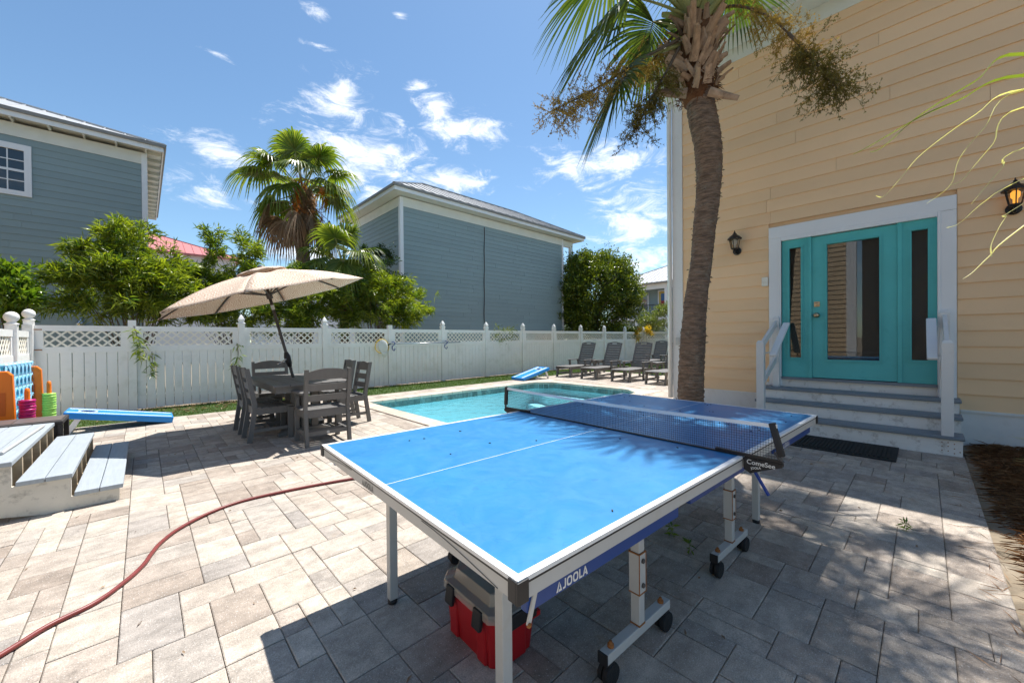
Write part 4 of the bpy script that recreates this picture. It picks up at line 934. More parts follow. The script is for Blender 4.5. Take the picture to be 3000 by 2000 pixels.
joola(.0020, .955, TZ-.0475, .0235, (R(90), 0, R(-90)), 'print_grey', TT)
joola(.0840, .900, .640, .060, (R(90), 0, R(-90)), 'print_grey', TT)
sw = B()
for (y0, y1, s_) in ((.075, .45, 1), (1.08, 1.46, -1)):
    pts = []
    for q in np.linspace(0, 1, 12):
        yy = y0+(y1-y0)*q if s_ > 0 else y1+(y0-y1)*q; pts.append((.0022, yy, TZ-.050+.030*math.sin(q*math.pi*.5)))
    for a, c in zip(pts[:-1], pts[1:]): sw.bar(a, c, .0022, .0014, (1, 0, 0))
sw.build('swoosh_print', 'print_grey', TT)
sp_ = B(); rr = random.Random(3)
for k in range(46):
    x, y = rr.uniform(.3, 2.7), rr.uniform(.05, 1.48)
    if k > 16: x = rr.uniform(1.7, 2.72)
    sp_.box((x, y, TZ+.0018), (rr.uniform(.004, .012), rr.uniform(.003, .009), .0030), (0, 0, rr.uniform(0, 3)))
tag(sp_.build('debris_specks', 'black_plastic'), 'tiny dark leaf specks lying on the blue table top', None, None, 'stuff').matrix_world = Matrix.Translation((.59757, .61968, 0)) @ Matrix.Rotation(TA, 4, 'Z')
# net
NT = thing('table_tennis_net', 'black mesh net with white tape clamped across the blue table', 'net', (.59757, .61968, 0), TA)
xn = 1.37; ya, yb = -.150, TW+.150
def sag(t): return -.012*math.sin(math.pi*t)
NZ0, NZ1 = TZ+.012, TZ+.150
st = B(); cnt = 168; hz = 13
for k in range(cnt+1):
    t = k/cnt; y = ya+.02+(yb-ya-.04)*t; st.bar((xn, y, NZ0+sag(t)*.3), (xn, y, NZ1+sag(t)), .0011, .0011, (1, 0, 0))
for j in range(hz):
    f_ = j/(hz-1); pr = None
    for k in range(0, 29):
        t = k/28; q = (xn+.002*math.sin(j+9*t), ya+.02+(yb-ya-.04)*t, NZ0+(NZ1-NZ0)*f_+sag(t)*(.3+.7*f_))
        if pr: st.bar(pr, q, .0011, .0011)
        pr = q
st.build('net_mesh', 'black_plastic', NT)
tpb = B(); pr = None
for k in range(29):
    t = k/28; q = (xn, ya+.02+(yb-ya-.04)*t, NZ1+.006+sag(t))
    if pr: tpb.bar(pr, q, .006, .016)
    pr = q
tpb.build('top_tape', 'line_white', NT)
for (yy, sg, lean) in ((ya, -1, .028), (yb, 1, -.0)):
    p = B(); p.tube([(xn, yy, TZ+.005), (xn, yy-sg*lean, TZ+.045)], .008, 8); po = p.build('post', 'dark_metal', NT)
    B().bar((xn, yy-sg*.004, TZ+.03), (xn+.002, yy-sg*(lean+.012), TZ+.168), .020, .026).build('post_sleeve', 'black_plastic', po, bevel=.004)
    B().bar((xn, yy, TZ+.006), (xn, yy-sg*.27, TZ+.012), .018, .012).build('clamp_bar', 'black_plastic', NT)
    ye = 0 if sg < 0 else TW
    B().prism([(ye+sg*.150, TZ+.0), (ye+sg*.004, TZ+.0), (ye+sg*.004, TZ-.052), (ye+sg*.03, TZ-.066), (ye+sg*.095, TZ-.036), (ye+sg*.150, TZ-.014)], xn-.014, xn+.014, 0).build('clamp_body', 'black_plastic', NT)
    B().bar((xn-.004, ye+sg*.03, TZ-.03), (xn-.01, ye+sg*.10, TZ-.145), .014, .008).build('clamp_lever', 'hook_blue', NT)
text('ComeSee', .028, 'print_white', NT, (xn-.0150, -.016, TZ-.024), (R(90), 0, R(-90)), bold=.0003, sp=1.0)
text('JOOLA', .013, 'print_white', NT, (xn-.0150, -.034, TZ-.046), (R(90), R(-14), R(-90)), bold=.0003)
B().bb((xn-.006, -.0, TZ+.0015), (xn+.006, TW, TZ+.006)).build('lower_cord', 'black_plastic', NT)

# red storage box under the table
RB = thing('tool_box', 'red plastic box with clear organiser lid under the near table corner', 'box', (1.092, 1.312, 0), TA)
def octo(hx, hy, c): return [(-hx+c, -hy), (hx-c, -hy), (hx, -hy+c), (hx, hy-c), (hx-c, hy), (-hx+c, hy), (-hx, hy-c), (-hx, -hy+c)]
b = B(); o0, o1 = octo(.108, .165, .024), octo(.124, .192, .032)
n8 = 8; b.add([(x, y, .0) for x, y in o0]+[(x, y, .205) for x, y in o1], [tuple(range(7, -1, -1)), tuple(range(8, 16))]+[(i, (i+1) % 8, 8+(i+1) % 8, 8+i) for i in range(8)])
b.build('body', 'red_plastic', RB, bevel=.006)
for (x, y) in ((-.112, -.10), (-.112, .10), (.112, -.10), (.112, .10)): B().box((x, y, .10), (.022, .06, .185)).build('body_rib', 'red_plastic', RB, bevel=.008)
for y in (-1, 1): B().box((0, y*.172, .10), (.10, .022, .185)).build('body_rib', 'red_plastic', RB, bevel=.008)
b = B(); o2 = octo(.134, .212, .05); o3 = octo(.130, .208, .05); o4 = octo(.098, .176, .045); o5 = octo(.090, .166, .045)
rings = [(o2, .198), (o2, .222), (o3, .230), (o4, .236), (o5, .280)]
vs_ = []
for o_, z in rings: vs_ += [(x, y, z) for x, y in o_]
b.add(vs_, [(r_*8+i, r_*8+(i+1) % 8, (r_+1)*8+(i+1) % 8, (r_+1)*8+i) for r_ in range(4) for i in range(8)]+[tuple(range(32, 40))]); b.build('clear_lid', 'clear_plastic', RB, bevel=.003)
b = B()
for x in (-.05, .0, .05): B().bb((x-.022, -.14, .208), (x+.022, .14, .250)).build('inner_bin', 'grey_plastic', RB, bevel=.006)
for y in (-.10, .10): B().box((-.138, y, .190), (.018, .055, .075), (0, R(8), 0)).build('latch', 'black_plastic', RB, bevel=.005)
B().bb((-.075, -.222, .170), (.075, -.210, .226)).build('latch', 'black_plastic', RB, bevel=.004)
B().bb((.05, -.205, .150), (.11, -.185, .17)).build('hinge_knuckle', 'red_plastic', RB)

# hose
hp = [(-1.7, 1.45), (-1.1, 2.0), (-.72, 2.36), (-.443, 2.623), (-.329, 2.741), (-.184, 2.823), (-.075, 2.974), (-.011, 3.109), (.024, 3.237), (.071, 3.373), (.165, 3.529), (.336, 3.684), (.548, 3.774), (.828, 3.768), (1.132, 3.721), (1.431, 3.647), (1.9, 3.5), (2.5, 3.36), (3.4, 3.2), (4.6, 3.3), (5.9, 3.34), (7.0, 3.36)]
def smooth_path(p, n=8):
    out = []
    for i in range(len(p)-1):
        p0, p1, p2, p3 = (np.array(p[max(0, min(len(p)-1, i+k))]) for k in (-1, 0, 1, 2))
        for t in np.linspace(0, 1, n, endpoint=False): out.append(.5*((2*p1)+(-p0+p2)*t+(2*p0-5*p1+4*p2-p3)*t*t+(-p0+3*p1-3*p2+p3)*t**3))
    out.append(np.array(p[-1])); return out
tag(B().tube([(q[0], q[1], .0125) for q in smooth_path(hp)], .0115, 10).build('garden_hose', 'hose_rubber', None, smooth=True), 'dark red rubber hose snaking across the paving', 'hose')

# ================================================================ DINING SET
def curved_slat(b, w_, z0, z1, rise, y0, y1, th=.022, n=10):
    """board whose top edge is arched"""
    for k in range(n):
        xa, xb = -w_/2+w_*k/n, -w_/2+w_*(k+1)/n
        za, zb = (z1+rise*(1-(2*xa/w_)**2)), (z1+rise*(1-(2*xb/w_)**2))
        vs_ = [(xa, y0-th/2, z0), (xb, y0-th/2, z0), (xb, y1-th/2, zb), (xa, y1-th/2, za), (xa, y0+th/2, z0), (xb, y0+th/2, z0), (xb, y1+th/2, zb), (xa, y1+th/2, za)]
        b.add(vs_, [(0, 1, 2, 3), (7, 6, 5, 4), (3, 2, 6, 7), (0, 4, 5, 1)]+([(0, 3, 7, 4)] if k == 0 else [])+([(1, 5, 6, 2)] if k == n-1 else []))
def chair(label, arms):
    t = thing('dining_chair', label, 'chair', group='charcoal dining chairs'); W = .56 if arms else .45; D_ = .46; hx = W/2-.028
    ch = 'charcoal'
    for s in (-1, 1):
        B().bb((s*hx-.026, .175, 0), (s*hx+.026, .235, .415 if not arms else .40)).build('front_leg', ch, t, bevel=.004)
        p = B(); prof = [(-.265, 0), (-.205, .40), (-.205, .48), (-.285, .945)]; wd = .055
        for (y0, z0), (y1, z1) in zip(prof[:-1], prof[1:]):
            vs_ = [(s*hx-.020, y0-wd/2, z0), (s*hx+.020, y0-wd/2, z0), (s*hx+.020, y0+wd/2, z0), (s*hx-.020, y0+wd/2, z0), (s*hx-.020, y1-wd/2, z1), (s*hx+.020, y1-wd/2, z1), (s*hx+.020, y1+wd/2, z1), (s*hx-.020, y1+wd/2, z1)]
            p.add(vs_, [(0, 1, 5, 4), (1, 2, 6, 5), (2, 3, 7, 6), (3, 0, 4, 7)]+([(0, 3, 2, 1)] if z0 == 0 else [])+([(4, 5, 6, 7)] if z1 > .9 else []))
        p.build('back_post', ch, t)
        B().bb((s*hx-.014, -.18, .345), (s*hx+.014, .178, .425)).build('side_apron', ch, t)
        B().bb((s*hx-.013, -.215, .125), (s*hx+.013, .178, .165)).build('side_stretcher', ch, t)
        if arms:
            B().prism([(s*hx-.045, -.225), (s*hx+.045, -.225), (s*(hx+.02)+.05, .24), (s*(hx+.02), .275), (s*(hx+.02)-.05, .24)], .635, .66, 2).build('arm_rest', ch, t, bevel=.004)
            a = B()
            pr = [(.205, .36), (.175, .46), (.185, .56), (.225, .635)]
            for (y0, z0), (y1, z1) in zip(pr[:-1], pr[1:]):
                vs_ = [(s*hx+dx, y+dy, z) for (y, z) in ((y0, z0), (y1, z1)) for dx, dy in ((-.018, -.035), (.018, -.035), (.018, .035), (-.018, .035))]
                a.add(vs_, [(0, 1, 5, 4), (1, 2, 6, 5), (2, 3, 7, 6), (3, 0, 4, 7), (0, 3, 2, 1), (4, 5, 6, 7)])
            a.build('arm_support', ch, t)
    B().bb((-hx, .178, .345), (hx, .204, .425)).build('front_apron', ch, t); B().bb((-hx, -.215, .345), (hx, -.19, .425)).build('rear_apron', ch, t)
    B().bb((-hx, -.03, .128), (hx, -.005, .162)).build('cross_stretcher', ch, t)
    if arms:
        B().bb((-hx, -.235, .125), (hx, -.212, .175)).build('rear_stretcher', ch, t); B().lathe((.0, -.236, .15), [(.018, 0), (.018, -.002)], 14, 'y').build('maker_badge', 'alu', t)
    n = 5
    for k in range(n):
        y = -.175+k*.094; z = .437-.012*math.sin(math.pi*k/(n-1)); B().bb((-W/2+.004, y-.042, z-.011), (W/2-.004, y+.042, z+.011)).build('seat_slat', ch, t, bevel=.005)
    def yb_(z): return -.205-(z-.48)/.465*.08
    for (z0, z1) in ((.545, .625), (.675, .76)): 
        b = B(); curved_slat(b, 2*hx-.02, z0, z1, .0, yb_(z0), yb_(z1)); b.build('back_slat', ch, t)
    b = B(); curved_slat(b, 2*hx-.02, .815, .91, .045, yb_(.815), yb_(.93)); b.build('crest_rail', ch, t)
    return t
side0 = chair('armless charcoal chair at the near left corner of the dining table', False)
side0.location = (1.235, 6.10, 0); side0.rotation_euler = (0, 0, R(-90))
dup(side0, (1.235, 6.76, 0), R(-90), 'armless charcoal chair on the left side, farther from the viewer')
dup(side0, (2.35, 6.30, 0), R(92), 'armless charcoal chair on the pool side, rightmost of the dining set')
dup(side0, (2.42, 7.10, 0), R(88), 'armless charcoal chair at the far pool-side corner of the dining table')
arm0 = chair('charcoal armchair with its back to the viewer at the near table end', True)
arm0.location = (1.69, 5.40, 0); arm0.rotation_euler = (0, 0, R(-1.5))
dup(arm0, (1.62, 7.62, 0), R(181), 'charcoal armchair at the far end of the dining table facing the viewer')
DT = thing('dining_table', 'rectangular charcoal plank dining table under the umbrella', 'table', (1.65, 6.45, 0))
hw, hl = .485, .90
n = 5; wpl = (2*hw)/n
for k in range(n): B().bb((-hw+k*wpl+.003, -hl+.0, .712), (-hw+(k+1)*wpl-.003, hl, .738)).build('top_plank', 'charcoal', DT, bevel=.004)
b = B(); e = .045
b.bb((-hw+e, -hl+e, .63), (hw-e, -hl+e+.028, .711)).bb((-hw+e, hl-e-.028, .63), (hw-e, hl-e, .711)).bb((-hw+e, -hl+e+.028, .63), (-hw+e+.028, hl-e-.028, .711)).bb((hw-e-.028, -hl+e+.028, .63), (hw-e, hl-e-.028, .711)); b.build('apron', 'charcoal', DT)
for y in (-.42, .42):
    for x in (-.13, 0, .13): B().bb((x-.045, y-.03, .07), (x+.045, y+.03, .66)).build('pedestal_post', 'charcoal', DT, bevel=.004)
    B().prism([(-.34, 0), (.34, 0), (.34, .045), (.22, .085), (-.22, .085), (-.34, .045)], y-.05, y+.05, 1).build('foot', 'charcoal', DT, bevel=.005)
    B().bb((-.40, y-.03, .60), (.40, y+.03, .632)).build('top_bearer', 'charcoal', DT)
B().bb((-.03, -.39, .20), (.03, .39, .28)).build('trestle_beam', 'charcoal', DT)
# umbrella
UM = thing('patio_umbrella', 'tilted beige patterned umbrella leaning over the dining table', 'umbrella', (1.66, 6.62, 0))
ax = Vector((-.247, 0, 1)).normalized(); o0 = Vector((0, 0, .74))
def along(t): return o0+ax*t
B().tube([(.17*1.0, 0, .06), o0-ax*.02, along(1.36)], .021, 12).build('pole', 'dark_metal', UM, smooth=True)
B().lathe((.17, 0, 0), [(.26, 0), (.26, .05), (.10, .075), (.035, .09), (.035, .25)], 24).build('base', 'black_plastic', UM)
B().tube([along(.17), along(.24), along(.33), along(.40)], .03, 12, rs=[.026, .042, .046, .026]).build('crank_housing', 'black_plastic', UM, smooth=True)
B().tube([along(.29)+Vector((-.02, -.03, 0)), along(.29)+Vector((-.05, -.075, 0)), along(.29)+Vector((-.12, -.085, -.05)), along(.29)+Vector((-.16, -.09, -.07))], .009, 8).build('crank_handle', 'steel', UM, smooth=True)
B().tube([along(1.05), along(1.12)], .0235, 12).build('pole_collar', 'alu', UM)
hub = along(1.265); apex = along(1.640); RR = 1.345
uX = Vector((math.cos(.2597), 0, math.sin(.2597))); uY = Vector((0, 1, 0)); rim_c = Vector((1.348-1.66, 6.618-6.62, 1.915))
B().tube([hub-ax*.05, hub+ax*.04], .042, 12).build('runner_hub', 'dark_metal', UM)
uY = Vector((0, 1, -.045)).normalized(); corner = [rim_c+(uX*math.cos(R(22.5+45*k))+uY*math.sin(R(22.5+45*k)))*RR for k in range(8)]
top_c = apex-ax*.03
def cano(k, s, r_):
    """point on gore k, s across 0..1, r_ from apex 0..1"""
    a, c = corner[k], corner[(k+1) % 8]; e = a.lerp(c, s); p = top_c.lerp(e, r_)
    bul = math.sin(math.pi*min(1, r_*.92))*.085; edge = s*(1-s)*4
    return p+ax*(bul*(1-.30*edge)) + (rim_c-e)*(.025*edge*r_*r_)
nr, ns = 12, 8
for k in range(8):
    b = B(); vs_ = []; uvs = []
    for i in range(nr+1):
        r_ = .13+.87*i/nr
        for j in range(ns+1): vs_.append(cano(k, j/ns, r_)); uvs.append(((j/ns-.5)*r_*1.03+k*1.3, r_*1.35))
    fs_ = [(i*(ns+1)+j, i*(ns+1)+j+1, (i+1)*(ns+1)+j+1, (i+1)*(ns+1)+j) for i in range(nr) for j in range(ns)]
    me = bpy.data.meshes.new('canopy_gore'); me.from_pydata(vs_, [], fs_); me.materials.append(MATS['canopy_cloth']); ul = me.uv_layers.new()
    for lp in me.loops: ul.data[lp.index].uv = uvs[lp.vertex_index]
    for p in me.polygons: p.use_smooth = True
    o = link('canopy_gore', me, UM); md = o.modifiers.new('solid', 'SOLIDIFY'); md.thickness = .003
    rib = B(); pr = None
    for r_ in np.linspace(.03, .985, 12):
        q = cano(k, 0, r_)-ax*.014
        if pr is not None: rib.bar(pr, q, .014, .020, ax)
        pr = q
    ro = rib.build('rib', 'dark_metal', UM); mid = cano(k, 0, .50)-ax*.022; B().bar(hub, mid, .014, .018, ax).build('strut', 'dark_metal', ro)
b = B(); vs_ = []; uvs = []; n = 32
for i, (r_, h) in enumerate(((.0, .055), (.10, .045), (.20, .018), (.255, -.004))):
    for j in range(n):
        a = 2*math.pi*j/n; rr_ = r_*RR*(1+.03*math.cos(8*a)); vs_.append(apex+ax*(h-.02+.006*math.cos(8*a)*(i > 1))+(uX*math.cos(a)+uY*math.sin(a))*rr_*.92 - ax*(r_*.05)); uvs.append((j/n*3, r_*1.3))
me = bpy.data.meshes.new('vent_cap'); me.from_pydata(vs_, [], [(i*n+j, i*n+(j+1) % n, (i+1)*n+(j+1) % n, (i+1)*n+j) for i in range(3) for j in range(n)]); me.materials.append(MATS['canopy_cloth']); ul = me.uv_layers.new()
for lp in me.loops: ul.data[lp.index].uv = uvs[lp.vertex_index]
for p in me.polygons: p.use_smooth = True
o = link('vent_cap', me, UM); md = o.modifiers.new('solid', 'SOLIDIFY'); md.thickness = .003
B().lathe((apex+ax*.03), [(.05, 0), (.052, .012), (.03, .03), (.012, .035)], 16).build('finial', 'black_plastic', UM)

# ================================================================ LOUNGERS
def lounger(label):
    t = thing('sun_lounger', label, 'lounger', group='charcoal slatted sun loungers'); ch = 'charcoal'; W = .64; hy = W/2
    for s in (-1, 1):
        B().bb((.02, s*(hy-.03)-.016, .255), (1.92, s*(hy-.03)+.016, .335)).build('side_rail', ch, t, bevel=.004)
        for (x0, x1) in ((.10, .06), (1.72, 1.80)):
            b = B(); b.bar((x1, s*(hy-.035), 0), (x0+.02, s*(hy-.035), .30), .05, .07, (1, 0, 0)); b.build('leg', ch, t)
        b = B(); b.bar((.86, s*(hy+.005), 0), (.83, s*(hy+.005), .53), .045, .07, (1, 0, 0)); b.build('arm_post', ch, t)
        b = B(); b.bar((1.42, s*(hy+.005), .25), (1.30, s*(hy+.005), .53), .045, .06, (1, 0, 0)); b.build('arm_post', ch, t)
        B().prism([(.76, s*(hy+.005)-.045), (1.42, s*(hy+.005)-.035), (1.42, s*(hy+.005)+.035), (.76, s*(hy+.005)+.045), (.735, s*(hy+.005))], .53, .556, 2).build('arm_rest', ch, t, bevel=.004)
        B().bb((.10, s*(hy-.035)-.014, .10), (.86, s*(hy-.035)+.014, .145)).build('side_stretcher', ch, t)
    B().bb((.09, -hy+.05, .105), (.12, hy-.05, .145)).build('cross_stretcher', ch, t)
    n = 13
    for k in range(n):
        x = .03+k*.093; w_ = W if k else W*.9; B().bb((x-.040, -w_/2, .337), (x+.040, w_/2, .358)).build('seat_slat', ch, t, bevel=.004)
    a = R(67); hx_ = 1.24; hz = .33; L_ = .86
    d = Vector((math.cos(a), 0, math.sin(a))); nn = Vector((-math.sin(a), 0, math.cos(a)))
    for s in (-1, 1): B().bar(Vector((hx_, s*(hy-.055), hz)), Vector((hx_, s*(hy-.06), hz))+d*L_, .035, .03, nn).build('back_stile', ch, t)
    for k in range(9):
        c = Vector((hx_, 0, hz))+d*(.06+k*.086)+nn*.024; B().bar(c-Vector((0, hy-.03, 0)), c+Vector((0, hy-.03, 0)), .072, .018, nn).build('back_slat', ch, t)
    b = B(); c0 = Vector((hx_, 0, hz))+nn*.024; m_ = 12
    def crest(u): return .835+.055*(1-(u)**2)
    for k in range(m_):
        u0, u1 = -1+2*k/m_, -1+2*(k+1)/m_
        if abs((u0+u1)/2) < .26:
            lo, hi = (.80, .82), None
            segs = [(.795, .815, .815), (.852, crest(u0), crest(u1))]
        else: segs = [(.795, crest(u0), crest(u1))]
        for (l0, h0, h1) in segs:
            vs_ = [c0+d*q+nn*z+Vector((0, u*(hy-.03), 0)) for z in (-.009, .009) for (u, q) in ((u0, l0), (u1, l0), (u1, h1), (u0, h0))]
            b.add(vs_, [(0, 1, 2, 3), (7, 6, 5, 4), (0, 4, 5, 1), (1, 5, 6, 2), (2, 6, 7, 3), (3, 7, 4, 0)])
    b.build('crest_board', ch, t)
    return t
l0 = lounger('sun lounger nearest the white back fence, beside the blue bean bag board'); l0.location = (10.22, 8.34, 0); l0.rotation_euler = (0, 0, R(1))
dup(l0, (10.20, 7.31, 0), R(-1), 'second sun lounger from the back fence in the row facing the pool')
dup(l0, (10.24, 6.20, 0), R(1), 'third sun lounger from the back fence in the row facing the pool')
dup(l0, (10.24, 5.11, 0), R(0), 'sun lounger partly hidden by the corner of the yellow house')
dup(l0, (15.0, 7.95, 0), R(-2), 'lone sun lounger standing farther back near the far fence')
def side_table(x, y, label):
    t = thing('side_table', label, 'table', (x, y, 0), 0, 'low charcoal side tables')
    for k in range(5): B().bb((-.23, -.225+k*.092, .43), (.23, -.225+k*.092+.082, .452)).build('top_slat', 'charcoal', t, bevel=.003)
    for sx in (-1, 1):
        for sy in (-1, 1): B().bb((sx*.19-.025, sy*.19-.025, 0), (sx*.19+.025, sy*.19+.025, .36)).build('leg', 'charcoal', t)
    B().bb((-.21, -.21, .36), (.21, .21, .43)).build('apron', 'charcoal', t)
side_table(12.55, 8.55, 'low charcoal side table behind the second lounger'); side_table(12.95, 6.45, 'low charcoal side table near the lone back lounger')

# ================================================================ GAMES
def cornhole(label, loc, rz, L_=1.2, W=.60, hi=.30):
    """slopes up along +x"""
    t = thing('bean_bag_board', label, 'board game', loc, rz, 'blue bean bag toss boards'); lo = .085
    a = math.atan2(hi-lo, L_); hx, hr = L_*.815, .078; N_ = 28
    top = B(); c, s = math.cos(a), math.sin(a)
    def P3(u, v, n_): return (u*c-n_*s, v, lo+u*s+n_*c)
    sq = [(0, -W/2), (L_, -W/2), (L_, W/2), (0, W/2)]
    ringp = [(hx+hr*math.cos(2*math.pi*k/N_), hr*math.sin(2*math.pi*k/N_)) for k in range(N_)]
    # deck with a real hole: quads between the hole and a surrounding box
    bxp = []
    for k in range(N_):
        an = 2*math.pi*k/N_; cx_, sx_ = math.cos(an), math.sin(an); q = .13/max(abs(cx_), abs(sx_)); bxp.append((hx+q*cx_, q*sx_))
    for nlev, flip in ((0, 0), (-.012, 1)):
        vs_ = [P3(*p, nlev) for p in ringp]+[P3(*p, nlev) for p in bxp]; top.add(vs_, [(k, (k+1) % N_, N_+(k+1) % N_, N_+k) for k in range(N_)])
        for (u0, u1, v0, v1) in ((0, hx-.13, -W/2, W/2), (hx+.13, L_, -W/2, W/2), (hx-.13, hx+.13, -W/2, -.13), (hx-.13, hx+.13, .13, W/2)): top.add([P3(u0, v0, nlev), P3(u1, v0, nlev), P3(u1, v1, nlev), P3(u0, v1, nlev)], [(0, 1, 2, 3)])
    top.add([P3(*p, 0) for p in ringp]+[P3(*p, -.012) for p in ringp], [(k, (k+1) % N_, N_+(k+1) % N_, N_+k) for k in range(N_)])
    top.build('deck', 'cornhole_blue', t)
    fr = B()
    for (p0, p1) in (((0, -W/2+.01), (L_, -W/2+.01)), ((0, W/2-.01), (L_, W/2-.01)), ((.01, -W/2), (.01, W/2)), ((L_-.01, -W/2), (L_-.01, W/2))):
        fr.bar(P3(*p0, -.0425), P3(*p1, -.0425), .0202, .083, (-s, 0, c))
    fr.build('frame', 'cornhole_blue', t)
    st_ = B(); e = .002
    for v in (-W/2+.10, W/2-.10): st_.bar(P3(.02, v, e), P3(L_-.02, v, e), .050, .002, (-s, 0, c))
    for k in range(N_):
        st_.add([P3(hx+r_*math.cos(2*math.pi*q/N_), r_*math.sin(2*math.pi*q/N_), e) for q in (k, k+1) for r_ in (hr+.008, hr+.026)], [(0, 1, 3, 2)])
    st_.build('stripe_paint', 'line_white', t)
    for v in (-W/2+.045, W/2-.045): B().bar(P3(L_*.86, v, -.04), (L_*.985*c, v, .0), .035, .06, (1, 0, 0)).build('leg', 'white_vinyl', t)
    B().bar((L_*.93*c, -W/2+.05, .09), (L_*.93*c, W/2-.05, .09), .03, .04).build('leg_brace', 'white_vinyl', t)
    return t
cornhole('blue bean bag board on the left with its hole end toward the ring stacks', (.345, 8.60, 0), R(180), 1.19, .58, .32)
cornhole('blue bean bag board beside the pool near the loungers', (8.47, 8.72, 0), R(-2.0), 1.19, .58, .36)
# giant connect game
G4 = thing('giant_disc_game', 'giant light blue four-in-a-row frame with orange legs at the left edge', 'game', (-1.22, 7.42, 0), R(-2.8))
rows, cols, ph, pw = 6, 7, .142, .168; z0 = .17
b = B(); Nh = 16; hr = .053
for i in range(cols):
    for j in range(rows):
        cy, cz = .05+(i+.5)*pw, z0+(j+.5)*ph
        inn = [(cy+hr*math.cos(2*math.pi*k/Nh), cz+hr*math.sin(2*math.pi*k/Nh)) for k in range(Nh)]
        out = []
        for k in range(Nh):
            a = 2*math.pi*k/Nh; q = 1/max(abs(math.cos(a))/(pw/2), abs(math.sin(a))/(ph/2)); out.append((cy+q*math.cos(a), cz+q*math.sin(a)))
        for x in (.028, -.028): b.add([(x+(.009 if x > 0 else -.009), y, z) for y, z in inn]+[(x, y, z) for y, z in out], [(k, (k+1) % Nh, Nh+(k+1) % Nh, Nh+k) for k in range(Nh)])
b.bb((-.027, .05, z0-.03), (.027, .05+cols*pw, z0)); b.build('board_panel', 'game_blue', G4, smooth=False)
B().bb((-.004, .06, z0), (.004, .04+cols*pw, z0+rows*ph)).build('inner_web', 'game_blue_deep', G4)
for i in range(cols): B().lathe((0, .05+(i+.5)*pw, z0+rows*ph-.005), [(.05, 0), (.05, .02), (.035, .035)], 12).build('disc_slot', 'game_blue', G4)
B().bb((-.034, .05, z0+3*ph-.008), (.036, .05+cols*pw, z0+3*ph+.006)).build('middle_seam', 'game_blue', G4)
for y in (.0, .05+cols*pw+.05):
    b = B(); b.prism([(-.22, 0), (.22, 0), (.20, .12), (.12, .24), (.10, .92), (.06, .97), (-.06, .97), (-.10, .92), (-.12, .24), (-.20, .12)], y-.035, y+.035, 1); lg = b.build('leg_panel', 'orange_plastic', G4, bevel=.012)
    B().bb((-.045, y-.040, .45), (.045, y+.040, .72)).build('grip_recess', mat('orange_deep%d' % int(y*10), (.62, .12, .008), .4) and 'orange_deep%d' % int(y*10), lg)
def ring_stack(x, y, label, m, n, r_, hh, sc):
    t = thing('disc_stack', label, 'game discs', (x, y, 0))
    B().lathe((0, 0, 0), [(.095, 0), (.095, .02), (.026, .03), (.024, .70), (.02, .745), (.008, .752)], 16).build('peg', 'orange_plastic', t, smooth=True)
    rm = B(); Nn = 24; rings = [(r_*.42, 0.003), (r_*.90, 0), (r_, hh*.25), (r_, hh*.7), (r_*.92, hh*.93), (r_*.42, hh*.9)]
    vs_ = [(q*math.cos(2*math.pi*k/Nn), q*math.sin(2*math.pi*k/Nn), z) for q, z in rings for k in range(Nn)]
    rm.add(vs_, [(i*Nn+k, i*Nn+(k+1) % Nn, ((i+1) % 6)*Nn+(k+1) % Nn, ((i+1) % 6)*Nn+k) for i in range(6) for k in range(Nn)]); me = rm.mesh('disc', m, True)
    for k in range(n): link('disc', me, t, (rp.uniform(-1, 1)*sc, rp.uniform(-1, 1)*sc, .03+k*hh*.97), (0, 0, rp.uniform(0, 6)))
ring_stack(-.985, 8.62, 'stack of lime green discs on an orange peg by the corner fence', 'lime_plastic', 16, .068, .0355, .003)
ring_stack(-1.03, 7.50, 'stack of magenta discs on an orange peg before the game board', 'magenta_plastic', 16, .070, .0375, .009)
# rattan table
RT_ = thing('rattan_table', 'dark brown rattan table behind the loose wooden steps', 'table')
tx1, ty0, tz = -.646, 6.49, .45
b = B(); b.bb((-2.1, ty0, tz-.045), (tx1, ty0+.50, tz)); b.build('table_rim', 'rattan', RT_, bevel=.012)
for k in range(4): B().bb((-2.06+k*.35, ty0+.05, tz+.0005), (-2.06+k*.35+.342, ty0+.45, tz+.004)).build('top_plank', 'rattan_top', RT_)
B().bb((-2.04, ty0+.03, .04), (tx1-.045, ty0+.47, tz-.046)).build('woven_side', 'rattan', RT_)
for x in (-2.05, tx1-.022):
    for y in (ty0+.022, ty0+.478): B().bb((x-.02, y-.02, 0), (x+.02, y+.02, tz-.046)).build('leg', 'rattan', RT_)
# loose wooden steps
WS = thing('loose_wooden_steps', 'loose set of grey plank steps lying on the paving at the left', 'steps', (0, 4.57, 0))
LEN = 1.87
tz_ = [.135, .285, .44]; tx_ = [(-.405, -.130), (-.690, -.408), (-1.32, -.700)]
for (xa, xb), z in zip(tx_, tz_):
    nb_ = 2 if xb-xa < .4 else 4; wd = (xb-xa)/nb_
    for k in range(nb_): B().bb((xa+k*wd+.002, -.012, z-.036), (xa+(k+1)*wd-.002, LEN+.012, z)).build('tread_plank', 'pale_grey_wood', WS, bevel=.005)
prof = [(-.155, .0), (-.155, .098), (-.420, .098), (-.420, .248), (-.71, .248), (-.71, .403), (-1.30, .403), (-1.30, .245), (-1.02, .12), (-.80, .045), (-.56, .0)]
for k in range(6):
    y = .012+k*(LEN-.05)/5; B().prism(prof, y, y+.030, 1).build('stringer', 'weathered_ply' if k in (0,) else 'raw_lumber', WS)
wsv = B(); wsv.tube([(-.80, .30, .455), (-.77, .98, .456), (-.745, 1.62, .456)], .011, 8); w_ = wsv.build('tool_pole', 'alu', None); w_.location = (0, 4.57, 0)
tag(w_, 'thin metal pole lying on the top of the loose steps', 'pole')

